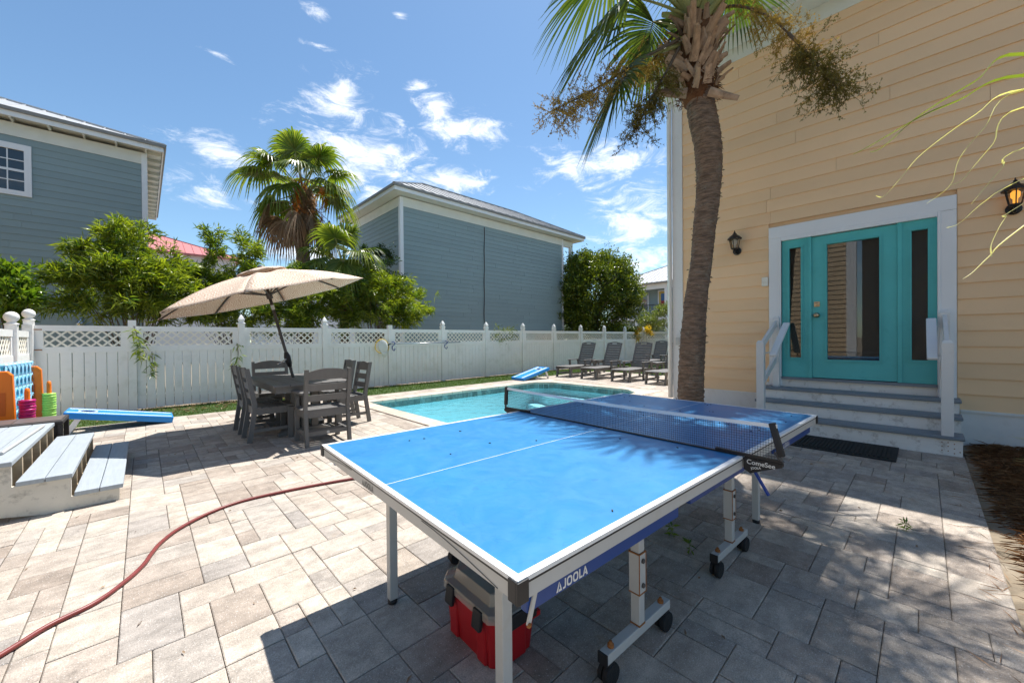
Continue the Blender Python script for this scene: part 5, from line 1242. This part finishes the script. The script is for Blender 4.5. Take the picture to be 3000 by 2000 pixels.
# ================================================================ VEGETATION
def blob_pts(blobs, depthf, tufts, rs, flat=.75, shell=.35, rag=(.55, 1.34)):
    """tuft centres spread through the ellipsoids of a crown; blobs in (x, y, rx, ry) of the view, depthf gives the real depth"""
    C_, O_ = [], []
    tot = sum(b[2]*b[3] for b in blobs)
    for (x, y, rx, ry) in blobs:
        c = depthf(x, y); D = (c-CAM).dot(FW); k = D/F_PX; n = max(8, int(tufts*rx*ry/tot))
        stretch = 1.0
        nb_ = max(4, n//9); bd = nrm(rs.normal(size=(nb_, 3))+np.array((0, 0, .15))); br = rs.uniform(*rag, nb_); bl = rs.uniform(.25, .8, nb_); wh = rs.integers(0, nb_, n)
        d = bd[wh]; rad = br[wh]-bl[wh]*rs.uniform(0, 1, n)**1.3; d = d+rs.normal(size=(n, 3))*.075; rad = np.maximum(rad, shell)
        off = np.stack([d[:, 0]*rx*k, d[:, 1]*rx*k*flat, d[:, 2]*ry*k], 1)*rad[:, None]
        # axes follow the line of sight so that width stays the width seen
        Rt = np.array(RT); Fw = np.array(_f); P = np.array(c)+off[:, :1]*Rt+off[:, 1:2]*Fw+off[:, 2:]*np.array((0, 0, 1)); C_.append(P); O_.append(d[:, :1]*Rt+d[:, 1:2]*Fw+d[:, 2:]*np.array((0, 0, 1)))
    return np.concatenate(C_), np.concatenate(O_)
def shrub(name, label, cat, blobs, depthf, base, tufts, per, L_, W_, leafm, stems, seed, up=(0, 0, .35), droop=.2, spread=.04, stem_m='wood_bark', stem_r=.012, outw=.7, shell=.35, group=None, ymin=None, jitter=.9, stemname='stem'):
    rs = np.random.default_rng(seed); t = thing(name, label, cat, base, 0, group)
    C_, O_ = blob_pts(blobs, depthf, tufts, rs, shell=shell)
    if ymin is not None: C_[:, 1] = np.where((C_[:, 1] < ymin) & (C_[:, 2] < 1.95), ymin+rs.uniform(0, .25, len(C_)), C_[:, 1])
    C_ = C_[C_[:, 2] > .25]; O_ = O_[:len(C_)]
    V, Fq = cluster(C_-np.array(base), per, spread, L_, W_, up, O_*outw, droop, rs, jitter)
    link('foliage', npmesh('foliage', V, Fq, leafm), t)
    idx = rs.choice(len(C_), min(stems, len(C_)), replace=False); b = B()
    for i in idx:
        e = Vector(C_[i])-Vector(base); s0 = Vector((rs.normal()*.15, rs.normal()*.12, 0)); m1 = s0.lerp(e, .5)+Vector((-e.x*.18, -e.y*.18, abs(e.z)*.16)); pts = []
        for q in np.linspace(0, 1, 6): pts.append(s0*(1-q)**2+m1*2*q*(1-q)+e*q*q)
        b.tube(pts, stem_r, 5, False, [stem_r*(1-.75*q) for q in np.linspace(0, 1, 6)])
    b.build(stemname, stem_m, t)
    return t
def pY(Y): return lambda x, y: atY(x, y, Y)
def pD(D): return lambda x, y: atD(x, y, D)
shrub('bamboo_clump', 'broad yellow-green bamboo clump in front of the left blue house', 'bamboo', [(300, 860, 140, 70), (385, 745, 80, 85), (440, 840, 105, 95), (352, 685, 45, 42), (195, 800, 62, 22), (150, 800, 30, 10), (262, 745, 55, 32), (215, 722, 30, 14), (520, 875, 90, 70), (480, 780, 55, 60), (330, 800, 110, 60)], pY(12.1), (-.1, 12.6, 0), 2000, 9, .20, .024, 'bamboo_leaf', 46, 41, ymin=10.75, spread=.05)
shrub('bamboo_clump', 'tall twin-peaked bamboo clump behind the left part of the umbrella', 'bamboo', [(622, 735, 26, 70), (612, 820, 48, 60), (640, 880, 85, 75), (722, 745, 38, 65), (725, 830, 62, 70), (700, 900, 90, 60), (590, 905, 60, 45)], pY(12.4), (1.75, 12.8, 0), 1600, 9, .19, .023, 'bamboo_leaf', 36, 42, ymin=10.8, spread=.045)
shrub('bamboo_clump', 'bamboo foliage directly behind the umbrella canopy', 'bamboo', [(830, 890, 95, 70), (915, 880, 85, 80), (880, 795, 45, 30), (960, 860, 60, 40), (850, 930, 110, 40)], pY(12.2), (3.3, 12.6, 0), 1300, 9, .185, .023, 'bamboo_leaf', 30, 43, ymin=10.75, spread=.045)
shrub('bamboo_clump', 'light green bamboo mound spilling over the fence before the middle house', 'bamboo', [(1120, 890, 115, 70), (1055, 850, 70, 65), (1185, 925, 70, 36), (1010, 900, 60, 60), (1235, 915, 38, 20), (1130, 835, 80, 40)], pY(12.0), (5.5, 12.4, 0), 1700, 9, .185, .023, 'bamboo_leaf', 34, 44, ymin=10.75, spread=.045, droop=.3)
shrub('evergreen_shrub', 'dark glossy evergreen shrub against the left wall of the middle house', 'shrub', [(1110, 790, 58, 62), (1150, 850, 42, 50), (1085, 752, 26, 30), (1060, 830, 50, 40), (1135, 745, 22, 26)], pY(13.1), (6.1, 13.0, 0), 900, 9, .10, .036, 'dark_leaf', 22, 45, spread=.05)
shrub('broadleaf_bush', 'bright green broad-leaved bush at the left edge behind the fence', 'bush', [(30, 845, 55, 75), (75, 880, 36, 40), (40, 925, 40, 26), (10, 800, 40, 30)], pY(11.7), (-1.85, 11.8, 0), 330, 7, .15, .055, 'bright_leaf', 14, 46, up=(0, 0, .5), spread=.06, droop=.1)
shrub('flowering_shrub', 'pale green flowering shrub beyond the far fence below the porch house', 'shrub', [(1935, 940, 52, 34), (1960, 915, 36, 26), (1900, 955, 34, 24)], pD(24.5), (21.9, 11.2, 0), 700, 8, .13, .045, 'shrub_leaf', 14, 47, spread=.08)
shrub('yellowing_vine', 'yellowing leafy vine hanging over the far corner of the fence', 'vine', [(1885, 968, 24, 16), (1862, 985, 14, 9)], pD(20.6), (18.9, 10.9, 0), 90, 7, .12, .04, 'yellow_leaf', 8, 48, spread=.06)
# large evergreen tree
rs = np.random.default_rng(51)
tr = thing('evergreen_tree', 'large round dark green evergreen tree beside the middle house', 'tree', (18.4, 12.6, 0))
C_, O_ = blob_pts([(1750, 850, 120, 105), (1745, 770, 68, 40), (1680, 890, 58, 62), (1830, 880, 52, 72), (1720, 930, 90, 40), (1650, 905, 30, 42), (1800, 810, 60, 50), (1690, 800, 55, 48), (1700, 985, 105, 45), (1810, 985, 90, 42)], lambda x, y: atD(x, y, 21.9), 4600, rs, shell=.40, rag=(.82, 1.10))
C_ = C_[C_[:, 2] > .15]
V, Fq = cluster(C_-np.array((18.4, 12.6, 0)), 13, .13, .17, .07, (0, 0, .55), O_[:len(C_)]*.5, .08, rs); link('crown', npmesh('crown', V, Fq, 'magnolia_leaf'), tr)
b = B()
b.tube([(0, 0, 0), (.05, .03, 1.2), (.02, .0, 2.4), (0, .05, 4.0)], .16, 10, True, [.2, .17, .14, .05])
for k in range(16):
    a = k*2.4; z = 1.2+k*.16; e = Vector((math.cos(a)*1.7, math.sin(a)*1.5, z+.9)); b.tube([(0, 0, z), (e.x*.5, e.y*.5, z+.6), e], .04, 6, False, [.06, .04, .012])
b.build('trunk', 'wood_bark', tr)
# dry brush by its foot
b = B(); rr = random.Random(8); bs = atY(1600, 968, 11.6)
for k in range(60):
    a = rr.uniform(0, 6.28); L2 = rr.uniform(.4, 1.1); p0 = Vector((rr.uniform(-.2, .2), rr.uniform(-.2, .2), 0)); p1 = p0+Vector((math.cos(a)*L2*.5, math.sin(a)*L2*.4, 1.2+L2*.35)); p2 = p1+Vector((math.cos(a)*L2*.5, math.sin(a)*L2*.4, rr.uniform(-.3, .15))); b.tube([p0, p1, p2], .006, 4, False, [.01, .007, .003])
o = b.build('dry_brush', 'dry_twig'); o.location = (bs.x, 11.6, 0); tag(o, 'bare brown twiggy brush at the foot of the evergreen tree', 'shrub')

# ---- palms
def fan(b, hast, f, up, Rr, nseg=38, amax=R(125), droop=.35, costa=.25, w_=.034, rs=rng, t0_=.25, sagz=1.0):
    """palm fan: folded segments that split and droop toward their tips"""
    f = Vector(f).normalized(); up = Vector(up); s = f.cross(up).normalized(); n_ = s.cross(f).normalized()
    for k in range(nseg):
        q = (k/(nseg-1)*2-1)*1.0; a = q*amax; lng = Rr*(1-.28*abs(q)**2)*rs.uniform(.9, 1.06)
        d = f*math.cos(a)+s*math.sin(a); d = (d+n_*(.10*(1-abs(q))-.05+rs.normal()*.03)).normalized()
        o_ = Vector(hast)+f*(costa*Rr*max(0, math.cos(a))*.8)-n_*(costa*Rr*.12*max(0, math.cos(a)))
        lat = n_.cross(d).normalized(); m = 6; vs_ = []
        dr = droop*rs.uniform(.75, 1.3)
        for i in range(m):
            t = i/(m-1); p = o_+d*(lng*t); p.z -= dr*lng*(max(0, t-t0_)/(1-t0_))**1.9*sagz
            ww = w_*Rr*(min(1, .25+t*2.2) if t < .5 else max(0.0, 1-((t-.5)/.5)**1.4))*.5
            if i == m-1: ww = .0015
            vs_ += [p+lat*ww, p-n_*ww*.55, p-lat*ww]
        fs_ = []
        for i in range(m-1): fs_ += [(i*3, i*3+1, i*3+4, i*3+3), (i*3+1, i*3+2, i*3+5, i*3+4)]
        b.add(vs_, fs_)
def np_build(b, name, m, parent):
    me = bpy.data.meshes.new(name); me.from_pydata(b.v, [], b.f); me.materials.append(MATS[m]); o = link(name, me, parent); return o
def frond(parent, o_, h, fdir, Rr, leafm, petm, droop=.35, nseg=38, arch=.12, amax=R(125), costa=.25, pr=.014, w_=.05, rs=rng, t0_=.25):
    o_, h = Vector(o_), Vector(h); f = Vector(fdir).normalized()
    up = Vector((0, 0, 1)) if abs(f.z) < .93 else Vector((f.x+.3, f.y+.1, .2))
    b = B(); fan(b, h, f, up, Rr, nseg, amax, droop, costa, w_, rs, t0_); fr = np_build(b, 'frond', leafm, parent)
    L_ = (h-o_).length; pts = [o_.lerp(h, q)+Vector((0, 0, arch*L_*4*q*(1-q)*.35)) for q in np.linspace(0, 1, 7)]+[h+f*Rr*.22*costa*3]
    p = B(); p.tube(pts, pr, 6, True, [pr*1.9, pr*1.4, pr*1.15, pr, pr*.9, pr*.8, pr*.65, pr*.3]); p.build('petiole', petm, fr, smooth=True)
    return fr
# the big cabbage palm by the games table
SPd = 4.80
def sp(x, y, D=SPd): return atD(x*1.27551, y*1.27551, D)
tp = [(1586, 1026), (1586, 960), (1587, 880), (1590, 800), (1597, 700), (1611, 600), (1618, 520), (1626, 450), (1629, 400), (1626, 340), (1617, 285), (1609, 240), (1603, 190), (1600, 120), (1599, 50), (1598, -20), (1598, -70)]
tpts = [sp(*q) for q in tp]; tpts[0].z = -.02
trd = [.185, .178, .170, .166, .152, .143, .150, .158, .165, .178, .185, .185, .19, .20, .19, .16, .12]
base = Vector((tpts[0].x, tpts[0].y, 0))
CP = thing('cabbage_palm', 'tall cabbage palm with old leaf boots beside the yellow house corner', 'palm', base)
# refined trunk with rings
sm = smooth_path([tuple(p)+(r_*.86,) for p, r_ in zip(tpts, trd)], 20)
b = B(); nsd = 40; vs_ = []; rr = np.random.default_rng(3)
for i, q in enumerate(sm):
    c = Vector(q[:3])-base; ringf = 1+.022*math.sin(i*2.3)+.014*math.sin(i*.77+1)+rr.normal()*.014
    for j in range(nsd):
        a = 2*math.pi*j/nsd; rad = q[3]*ringf*(1+.018*math.sin(5*a+i*.11)+rr.normal()*.019); vs_.append((c.x+rad*math.cos(a), c.y+rad*math.sin(a), c.z+rr.normal()*.003))
k_ = len(sm); b.add(vs_, [(i*nsd+j, i*nsd+(j+1) % nsd, (i+1)*nsd+(j+1) % nsd, (i+1)*nsd+j) for i in range(k_-1) for j in range(nsd)]); b.build('trunk', 'bark', CP, smooth=True)
# lifted bark fibres on the trunk
rs = np.random.default_rng(6); n = 420; ii = rs.integers(0, int(k_*.66), n); aa = rs.uniform(0, 6.283, n); Q = np.array([sm[i] for i in ii]); P = np.stack([Q[:, 0]-base.x+Q[:, 3]*np.cos(aa), Q[:, 1]-base.y+Q[:, 3]*np.sin(aa), Q[:, 2]+rs.uniform(-.02, .02, n)], 1)
D = np.stack([np.cos(aa)*.35-np.sin(aa)*rs.normal(size=n), np.sin(aa)*.35+np.cos(aa)*rs.normal(size=n), rs.normal(size=n)*.5], 1); tag(link('bark_fibre', npmesh('bark_fibre', *leaves(P, D, .04*rs.uniform(.4, 1.4, n), .018, droop=.1), 'bark'), CP), kind='stuff')
# fibre collar
cc = sp(1603, 205)-base; P = np.stack([cc.x+.2*np.cos(aa), cc.y+.2*np.sin(aa), cc.z+rs.uniform(-.16, .25, n)], 1); D = np.stack([np.cos(aa)*.5-np.sin(aa)*rs.normal(size=n), np.sin(aa)*.5+np.cos(aa)*rs.normal(size=n), rs.normal(size=n)*.7], 1); tag(link('fibre_collar', npmesh('fibre_collar', *leaves(P, D, .10*rs.uniform(.5, 1.3, n), .012), 'fibre'), CP), kind='stuff')
# boots: split leaf bases
def boot_mesh(name, L_, w0, w1, split, curl, m):
    b = B(); nn_ = 7; vs_ = []
    for i in range(nn_):
        t = i/(nn_-1); ww = w0*(1-t)+w1*t; th = .022*(1-t*.5); y = curl*t*t
        vs_ += [(-ww/2, y-th*.2, L_*t), (-ww*.22, y+th, L_*t), (ww*.22, y+th, L_*t), (ww/2, y-th*.2, L_*t), (0, y-th, L_*t)]
    fs_ = []
    for i in range(nn_-1):
        for j in range(5): fs_.append((i*5+j, i*5+(j+1) % 5, (i+1)*5+(j+1) % 5, (i+1)*5+j))
    fs_ += [(4, 3, 2, 1, 0), tuple((nn_-1)*5+j for j in range(5))]; b.add(vs_, fs_); return b.mesh(name, m)
BM = [boot_mesh('leaf_boot', .30, .13, .075, 0, .07, 'boot'), boot_mesh('leaf_boot', .36, .11, .06, 0, .10, 'boot'), boot_mesh('leaf_boot', .24, .15, .09, 0, .05, 'boot'), boot_mesh('leaf_boot', .40, .14, .08, 0, .14, 'boot_green')]
b = B(); hs = [(238, .155), (215, .175), (170, .19), (120, .195), (70, .18), (20, .15), (-30, .10)]; b.tube([sp(1602, y_)-base for y_, _ in hs], .2, 20, True, [q for _, q in hs]); b.build('fibre_core', 'fibre', CP, smooth=True)
rr = random.Random(12); nb = 120
for k in range(nb):
    f_ = k/nb; yy = 226-196*f_; c = sp(1602-3*f_, yy)-base; a = k*2.39996+rr.uniform(-.2, .2); rad = .165+.055*math.sin(math.pi*min(1, f_*1.05+.08))
    pos = Vector((c.x+rad*math.cos(a), c.y+rad*math.sin(a), c.z)); tilt = rr.uniform(12, 38)
    rot = Matrix.Rotation(rr.choice((-1, 1))*rr.uniform(.05, .95), 3, 'Y') @ Euler((R(-tilt), 0, rr.uniform(-.3, .3))).to_matrix(); out = Matrix.Rotation(a-R(90), 3, 'Z')
    me = BM[3] if f_ > .84 else BM[rr.randrange(3)]; q = rr.uniform(.62, .95)
    o = link('leaf_boot', me, CP, pos, (out @ rot).to_euler(), (q*rr.uniform(.8, 1.15), q, q*rr.uniform(.75, 1.1)))
for (x, y, D_, ez, ey, sc_) in ((1578, 214, 4.60, 95, 78, 1.05), (1628, 210, 4.60, 130, -118, .95)):
    p = sp(x, y, D_)-base; d = (CAM-(p+base)); aa_ = math.atan2(d.y, d.x); m_ = Matrix.Rotation(aa_-R(90), 3, 'Z') @ Euler((R(-20), 0, 0)).to_matrix() @ Matrix.Rotation(R(ey if ez < 100 else ey), 3, 'Y'); link('leaf_boot', BM[1], CP, p, m_.to_euler(), [sc_]*3)
cr = sp(1599, -30)-base
def vpx(x0, y0, x1, y1, D0, D1): return (sp(x1, y1, D1)-sp(x0, y0, D0)).normalized()
rs = np.random.default_rng(77)
explicit = [((1585, 40, 4.75), (1445, -8, 4.55), (1300, 120, 4.35), 1.06, .34, R(118)), ((1560, 105, 4.72), (1432, 160, 4.55), (1352, 330, 4.45), .84, .22, R(92)),
            ((1575, 70, 5.0), (1500, 50, 5.35), (1455, 200, 5.5), .92, .35, R(120)), ((1610, 60, 5.0), (1670, -40, 5.3), (1725, 10, 5.5), .75, .45, R(110)),
            ((1570, 20, 4.9), (1405, -75, 5.1), (1300, 5, 5.2), 1.0, .4, R(120))]
for (o_, h, t_, Rr, dr, am) in explicit: frond(CP, sp(*o_)-base, sp(*h)-base, sp(*t_)-sp(*h), Rr, 'sabal_leaf', 'boot_green', dr, 46, .1, am, .3, .015, .046, rs)
for k in range(17):
    a = k*2.39996+.4 if k < 12 else R((215, 238, 262, 285, 225)[k-12]); e = R(rs.uniform(42, 78)) if k < 12 else R(rs.uniform(15, 48)); L_ = rs.uniform(.55, .8); d = Vector((math.cos(a)*math.cos(e), math.sin(a)*math.cos(e), math.sin(e))); o_ = cr+Vector((0, 0, rs.uniform(.1, .4))); h = o_+d*L_
    f = (d-Vector((0, 0, .45))).normalized(); frond(CP, o_, h, f, rs.uniform(.72, .9), 'sabal_leaf', 'boot_green', rs.uniform(.3, .5), 27, .1, R(115), .3, .015, .036, rs)
for (hx_, hy_, hz_, fx, fy) in ((4.42, 1.75, 6.05, -.8, -.15), (4.45, 2.2, 5.95, -.8, .3), (4.30, 1.50, 6.1, -.75, -.35), (4.35, 2.0, 6.2, -.9, .05)): frond(CP, cr+Vector((0, 0, .25)), Vector((hx_, hy_, hz_))-base, (fx, fy, -.25), .74, 'sabal_leaf', 'boot_green', .3, 28, .1, R(112), .3, .015, .042, rs)
def inflorescence(parent, path, hang, nbr, m_f, seed, spread=.17, org=base, dense=1.0, name='flower_stalk'):
    """arching stalk with side sprays of tiny flowers"""
    rs = np.random.default_rng(seed); pts = [Vector(p)-org for p in smooth_path([tuple(p) for p in path], 8)]; pts = [Vector(p) for p in pts]; n = len(pts)
    b = B(); b.tube(pts, .012, 6, True, [.017*(1-.8*i/n)+.002 for i in range(n)]); st_ = b.build(name, 'wood_bark' if m_f != 'orange_flower' else 'orange_flower', parent, smooth=True)
    tw = B(); LP, LD = [], []
    for k in range(nbr):
        i = int(n*(.28+.72*(k+rs.uniform())/nbr)); i = min(i, n-1); p = pts[i]; d = Vector(rs.normal(size=3)); d.z -= hang; d.normalize(); L_ = spread*rs.uniform(.6, 1.5)
        e = p+d*L_; e.z -= .25*L_; midp = p.lerp(e, .5)+Vector((0, 0, .06*L_)); tw.tube([p, midp, e], .003, 4, False, [.004, .003, .0015])
        for q in range(int(13*dense)):
            t = rs.uniform(.15, 1); s0 = p.lerp(e, t); d2 = (d*.6+Vector(rs.normal(size=3))*.8); d2.normalize(); L2 = .09*rs.uniform(.5, 1.3); e2 = s0+d2*L2; tw.tube([s0, e2], .0012, 3, False)
            for _ in range(8): LP.append(s0.lerp(e2, rs.uniform(.1, 1))); LD.append(rs.normal(size=3))
    so_ = tw.build('twigs', 'palm_fruit' if m_f == 'palm_fruit' else m_f, st_)
    V, Fq = leaves(np.array([tuple(p) for p in LP]), np.array(LD), .019, .010, rs=rs); link('flowers', npmesh('flowers', V, Fq, m_f), st_)
inflorescence(CP, [sp(1640, 20, 4.75), sp(1700, 15, 4.6), sp(1765, 38, 4.4), sp(1812, 78, 4.25), sp(1850, 110, 4.15)], .15, 50, 'palm_flower', 5, .2)
inflorescence(CP, [sp(1812, 78, 4.25), sp(1850, 118, 4.12), sp(1885, 160, 4.05), sp(1925, 205, 4.0)], .35, 90, 'palm_fruit', 6, .25)
inflorescence(CP, [sp(1560, 90, 4.7), sp(1475, 135, 4.5), sp(1400, 185, 4.4), sp(1335, 222, 4.3), sp(1262, 258, 4.25)], .25, 80, 'palm_flower', 7, .22)
inflorescence(CP, [sp(1560, 110, 4.7), sp(1525, 175, 4.6), sp(1490, 235, 4.5), sp(1462, 300, 4.45)], .4, 70, 'palm_fruit', 8, .2)
inflorescence(CP, [sp(1570, 60, 4.9), sp(1520, 110, 5.0), sp(1490, 150, 5.0), sp(1450, 170, 5.0)], .3, 30, 'palm_flower', 9, .2)
# mid palm behind the fence
def fan_palm(name, label, c, ground_r, fans, leafm, seed, skirt=True, trunk=True, Rr=.95, pet=1.15):
    rs = np.random.default_rng(seed); c = Vector(c); t = thing(name, label, 'palm', (c.x, c.y, 0)); top = Vector((0, 0, c.z))
    if trunk:
        b = B(); hs = np.linspace(0, c.z+.1, 30); b.tube([(0.04*math.sin(h), .03*math.sin(h*1.3), h) for h in hs], ground_r, 14, True, [ground_r*(1.1 if i % 3 else 1.22)*(1.45 if h > c.z-1.2 else 1) for i, h in enumerate(hs)]); b.build('trunk', 'bark', t)
        n = 500; aa = rs.uniform(0, 6.283, n); P = np.stack([ground_r*1.4*np.cos(aa), ground_r*1.4*np.sin(aa), rs.uniform(c.z-1.5, c.z, n)], 1); D = np.stack([np.cos(aa)*.6, np.sin(aa)*.6, -np.ones(n)*.5+rs.normal(size=n)*.4], 1); link('dry_leaf_bases', npmesh('dry_leaf_bases', *leaves(P, D, .28, .05), 'dry_leaf'), t)
    for k in range(fans):
        f_ = k/max(1, fans-1); e = R(80-88*f_+rs.normal()*6); a = k*2.39996+.7; L_ = pet*(.8+.35*rs.uniform()); d = Vector((math.cos(a)*math.cos(e), math.sin(a)*math.cos(e), math.sin(e))); h = top+d*L_; g = (d-Vector((0, 0, .25+.55*f_))).normalized()
        frond(t, top, h, g, Rr*rs.uniform(.88, 1.08), leafm, 'boot_green', .30+.35*f_, 36, .08, R(118), .08, .018, .088, rs, .5)
    if skirt:
        for k in range(10):
            a = k*2.39996; e = R(-12-rs.uniform(0, 48)); d = Vector((math.cos(a)*math.cos(e), math.sin(a)*math.cos(e), math.sin(e))); h = top+d*pet*.85+Vector((0, 0, -.25)); frond(t, top+Vector((0, 0, -.3)), h, (d*.5-Vector((0, 0, 1))).normalized(), Rr*.9, 'dry_leaf', 'dry_twig', .7, 22, .05, R(70), .1, .012, .06, rs)
    return t
MP = fan_palm('fan_palm', 'tall fan palm with brown skirt rising behind the fence', (4.15, 15, 6.5), .19, 20, 'fan_leaf', 61, True, True, 1.05, 1.25)
for (x0, y0, x1, y1, sd) in ((875, 560, 868, 625, 1), (945, 590, 940, 655, 2)): inflorescence(MP, [atY(885, 520, 14.9), atY(x0, y0-30, 14.4), atY(x0, y0, 14.3), atY(x1, y1, 14.3)], .9, 40, 'orange_flower', 90+sd, .26, Vector((4.15, 15, 0)), 1.0)
fan_palm('fan_palm', 'young low fan palm between the bamboo and the middle house', (4.72, 12.9, 3.72), .13, 13, 'fan_leaf', 67, False, True, .85, .85)
# palmetto and overhanging palm just outside the right edge
PM = thing('saw_palmetto', 'low palmetto whose leaf tips poke in above the pine straw', 'palm', (5.35, -1.42, 0))
rs = np.random.default_rng(71)
for k in range(11):
    a = R(100+k*24+rs.normal()*5); e = R(22+rs.uniform(0, 30)); d = Vector((math.cos(a)*math.cos(e), math.sin(a)*math.cos(e), math.sin(e))); h = d*.42; frond(PM, (0, 0, .03), h, (d-Vector((0, 0, .25))), .60, 'strand_leaf', 'boot_green', .15, 22, .05, R(85), .08, .007, .045, rs)
OP = thing('overhanging_palm', 'pale palm leaf strands reaching in from the right edge', 'palm', (4.35, -2.1, 0)); ob = Vector((4.35, -2.1, 0))
B().tube([(0, 0, 0), (.05, .02, 1.0), (.0, .05, 2.3)], .13, 12, True, [.16, .14, .13]).build('trunk', 'bark', OP, smooth=True)
hub_ = Vector((3.62, -.92, 2.42)); strands = [[(3.3, -.35, 2.74), (3.12, -.18, 2.6), (2.91, .01, 2.43), (2.77, .14, 2.27), (2.72, .19, 2.24)], [(3.3, -.35, 2.63), (3.05, -.12, 2.5), (2.91, .01, 2.42), (2.73, .18, 2.28), (2.66, .25, 2.23)], [(3.13, -.34, 2.49), (2.96, -.17, 2.37), (2.77, 0, 2.19), (2.7, .07, 2.08), (2.63, .13, 1.98), (2.6, .16, 1.98)],
  [(3.13, -.34, 2.49), (2.98, -.2, 2.3), (2.9, -.12, 2.16), (2.86, -.09, 2.03), (2.78, -.01, 1.94)], [(2.97, -.32, 2.35), (2.86, -.22, 2.18), (2.8, -.16, 2.08), (2.75, -.12, 2.01), (2.71, -.08, 1.99)], [(2.96, -.32, 2.16), (2.89, -.25, 2.07), (2.82, -.19, 1.97), (2.78, -.15, 1.9)], [(2.88, -.31, 2.0), (2.75, -.19, 1.9), (2.66, -.11, 1.8), (2.62, -.07, 1.78)], [(2.88, -.31, 1.79), (2.76, -.2, 1.65), (2.71, -.15, 1.58), (2.67, -.12, 1.55)], [(2.88, -.31, 1.89), (2.81, -.25, 1.82), (2.77, -.21, 1.71), (2.77, -.21, 1.65)]]
B().tube([Vector((0, .02, 2.3)), Vector((-.35, .55, 2.52)), hub_-ob], .012, 8, True, [.022, .015, .011]).build('petiole', 'boot_green', OP, smooth=True)
for k, s_ in enumerate(strands):
    full = [tuple(hub_)]+s_; pts = [Vector(p)-ob for p in smooth_path(full, 6)]; n = len(pts); b = B(); vs_ = []
    for i, p in enumerate(pts):
        t = i/(n-1); tg = (pts[min(i+1, n-1)]-pts[max(i-1, 0)]).normalized(); lat = tg.cross(Vector((.3, .2, 1))).normalized(); ww = (.011*(1-t)**.8+.0012) if k in (0, 1, 7) else (.006*(1-t)**.7+.0014); nn_ = lat.cross(tg); vs_ += [p+lat*ww, p-nn_*ww*.4, p-lat*ww]
    b.add(vs_, [f for i in range(n-1) for f in ((i*3, i*3+1, i*3+4, i*3+3), (i*3+1, i*3+2, i*3+5, i*3+4))]); np_build(b, 'leaf_strand', 'fan_leaf' if k in (0, 1) else 'strand_leaf', OP)
for k in range(5):
    a = R(245+k*20); e = R(20+rs.uniform(0, 40)); d = Vector((math.cos(a)*math.cos(e), math.sin(a)*math.cos(e), math.sin(e))); frond(OP, (0, .03, 2.3), Vector((0, .03, 2.3))+d*.8, d-Vector((0, 0, .4)), .8, 'sabal_leaf', 'boot_green', .4, 30, .1, R(115), .25, .012, .05, rs)
# bamboo sprigs that push through and over the fence
rs = np.random.default_rng(81)
def sprig(x0, y0, x1, y1, n, label, Y=10.38):
    a, c = atY(x0, y0, Y+.05), atY(x1, y1, Y); t = thing('bamboo_sprig', label, 'bamboo', a, 0, 'bamboo sprigs on the fence'); B().tube([Vector((0, 0, 0)), (c-a)*.5+Vector((.02, -.03, .02)), c-a], .004, 5, False, [.006, .004, .002]).build('stem', 'wood_bark', t)
    C_ = np.array([tuple((c-a)*q+Vector((rs.normal()*.03, -.02-abs(rs.normal())*.03, 0))) for q in np.linspace(.15, 1, n)]); D_ = None
    V, Fq = cluster(C_, 10, .03, .15, .024, (0, -.3, -.5), None, .2, rs, .7); link('leaves', npmesh('leaves', V, Fq, 'bamboo_leaf'), t)
for q in ((392, 955, 412, 1045, 7, 'bamboo sprig dangling down the second fence post from the left'), (445, 1030, 440, 1090, 3, 'thin bamboo shoot in front of the second panel pickets'), (694, 1005, 694, 1065, 3, 'bamboo tuft beside the third fence post')): sprig(*q)
b_ = atX; sv = thing('lattice_vine', 'leafy vine growing through the lattice right of the pool net pole', 'vine', (9.6, 10.6, 0)); C_ = np.stack([rs.uniform(-.55, .55, 40), rs.uniform(-.16, .05, 40), rs.uniform(1.15, 1.72, 40)], 1)
link('leaves', npmesh('leaves', *cluster(C_, 7, .04, .12, .03, (0, -.2, .2), None, .1, rs), 'shrub_leaf'), sv); B().tube([(0, .05, 0), (.05, .03, .9), (-.1, .0, 1.6)], .008, 5).build('stem', 'wood_bark', sv)
for (x, y, s_, lab) in ((1968, 1568, 1.0, 'small green weed sprouting between pavers under the table'), (2020, 1616, .9, 'second small green weed between pavers under the table, nearer the casters'), (338, 1458, .6, 'tiny weed at the foot of the loose wooden steps'), (1430, 1096, 2.4, 'small leafy weed at the base of the fence behind the pool'), (2655, 1555, .9, 'green grassy weed at the edge of the pine straw')):
    d = ray(x, y); p = CAM+d*((0-CAM_H)/d.z); wd = thing('weed', lab, 'weed', p, 0, 'weeds in the paving joints'); C_ = np.array([(0, 0, .02*s_), (.012*s_, .01*s_, .05*s_), (-.012*s_, .0, .06*s_)])
    link('leaves', npmesh('leaves', *cluster(C_, 6, .004, .055*s_, .014*s_, (0, 0, .5), None, .15, rs), 'bright_leaf'), wd); B().tube([(0, 0, 0), (.002, 0, .06*s_)], .002*s_, 5).build('stem', 'boot_green', wd)
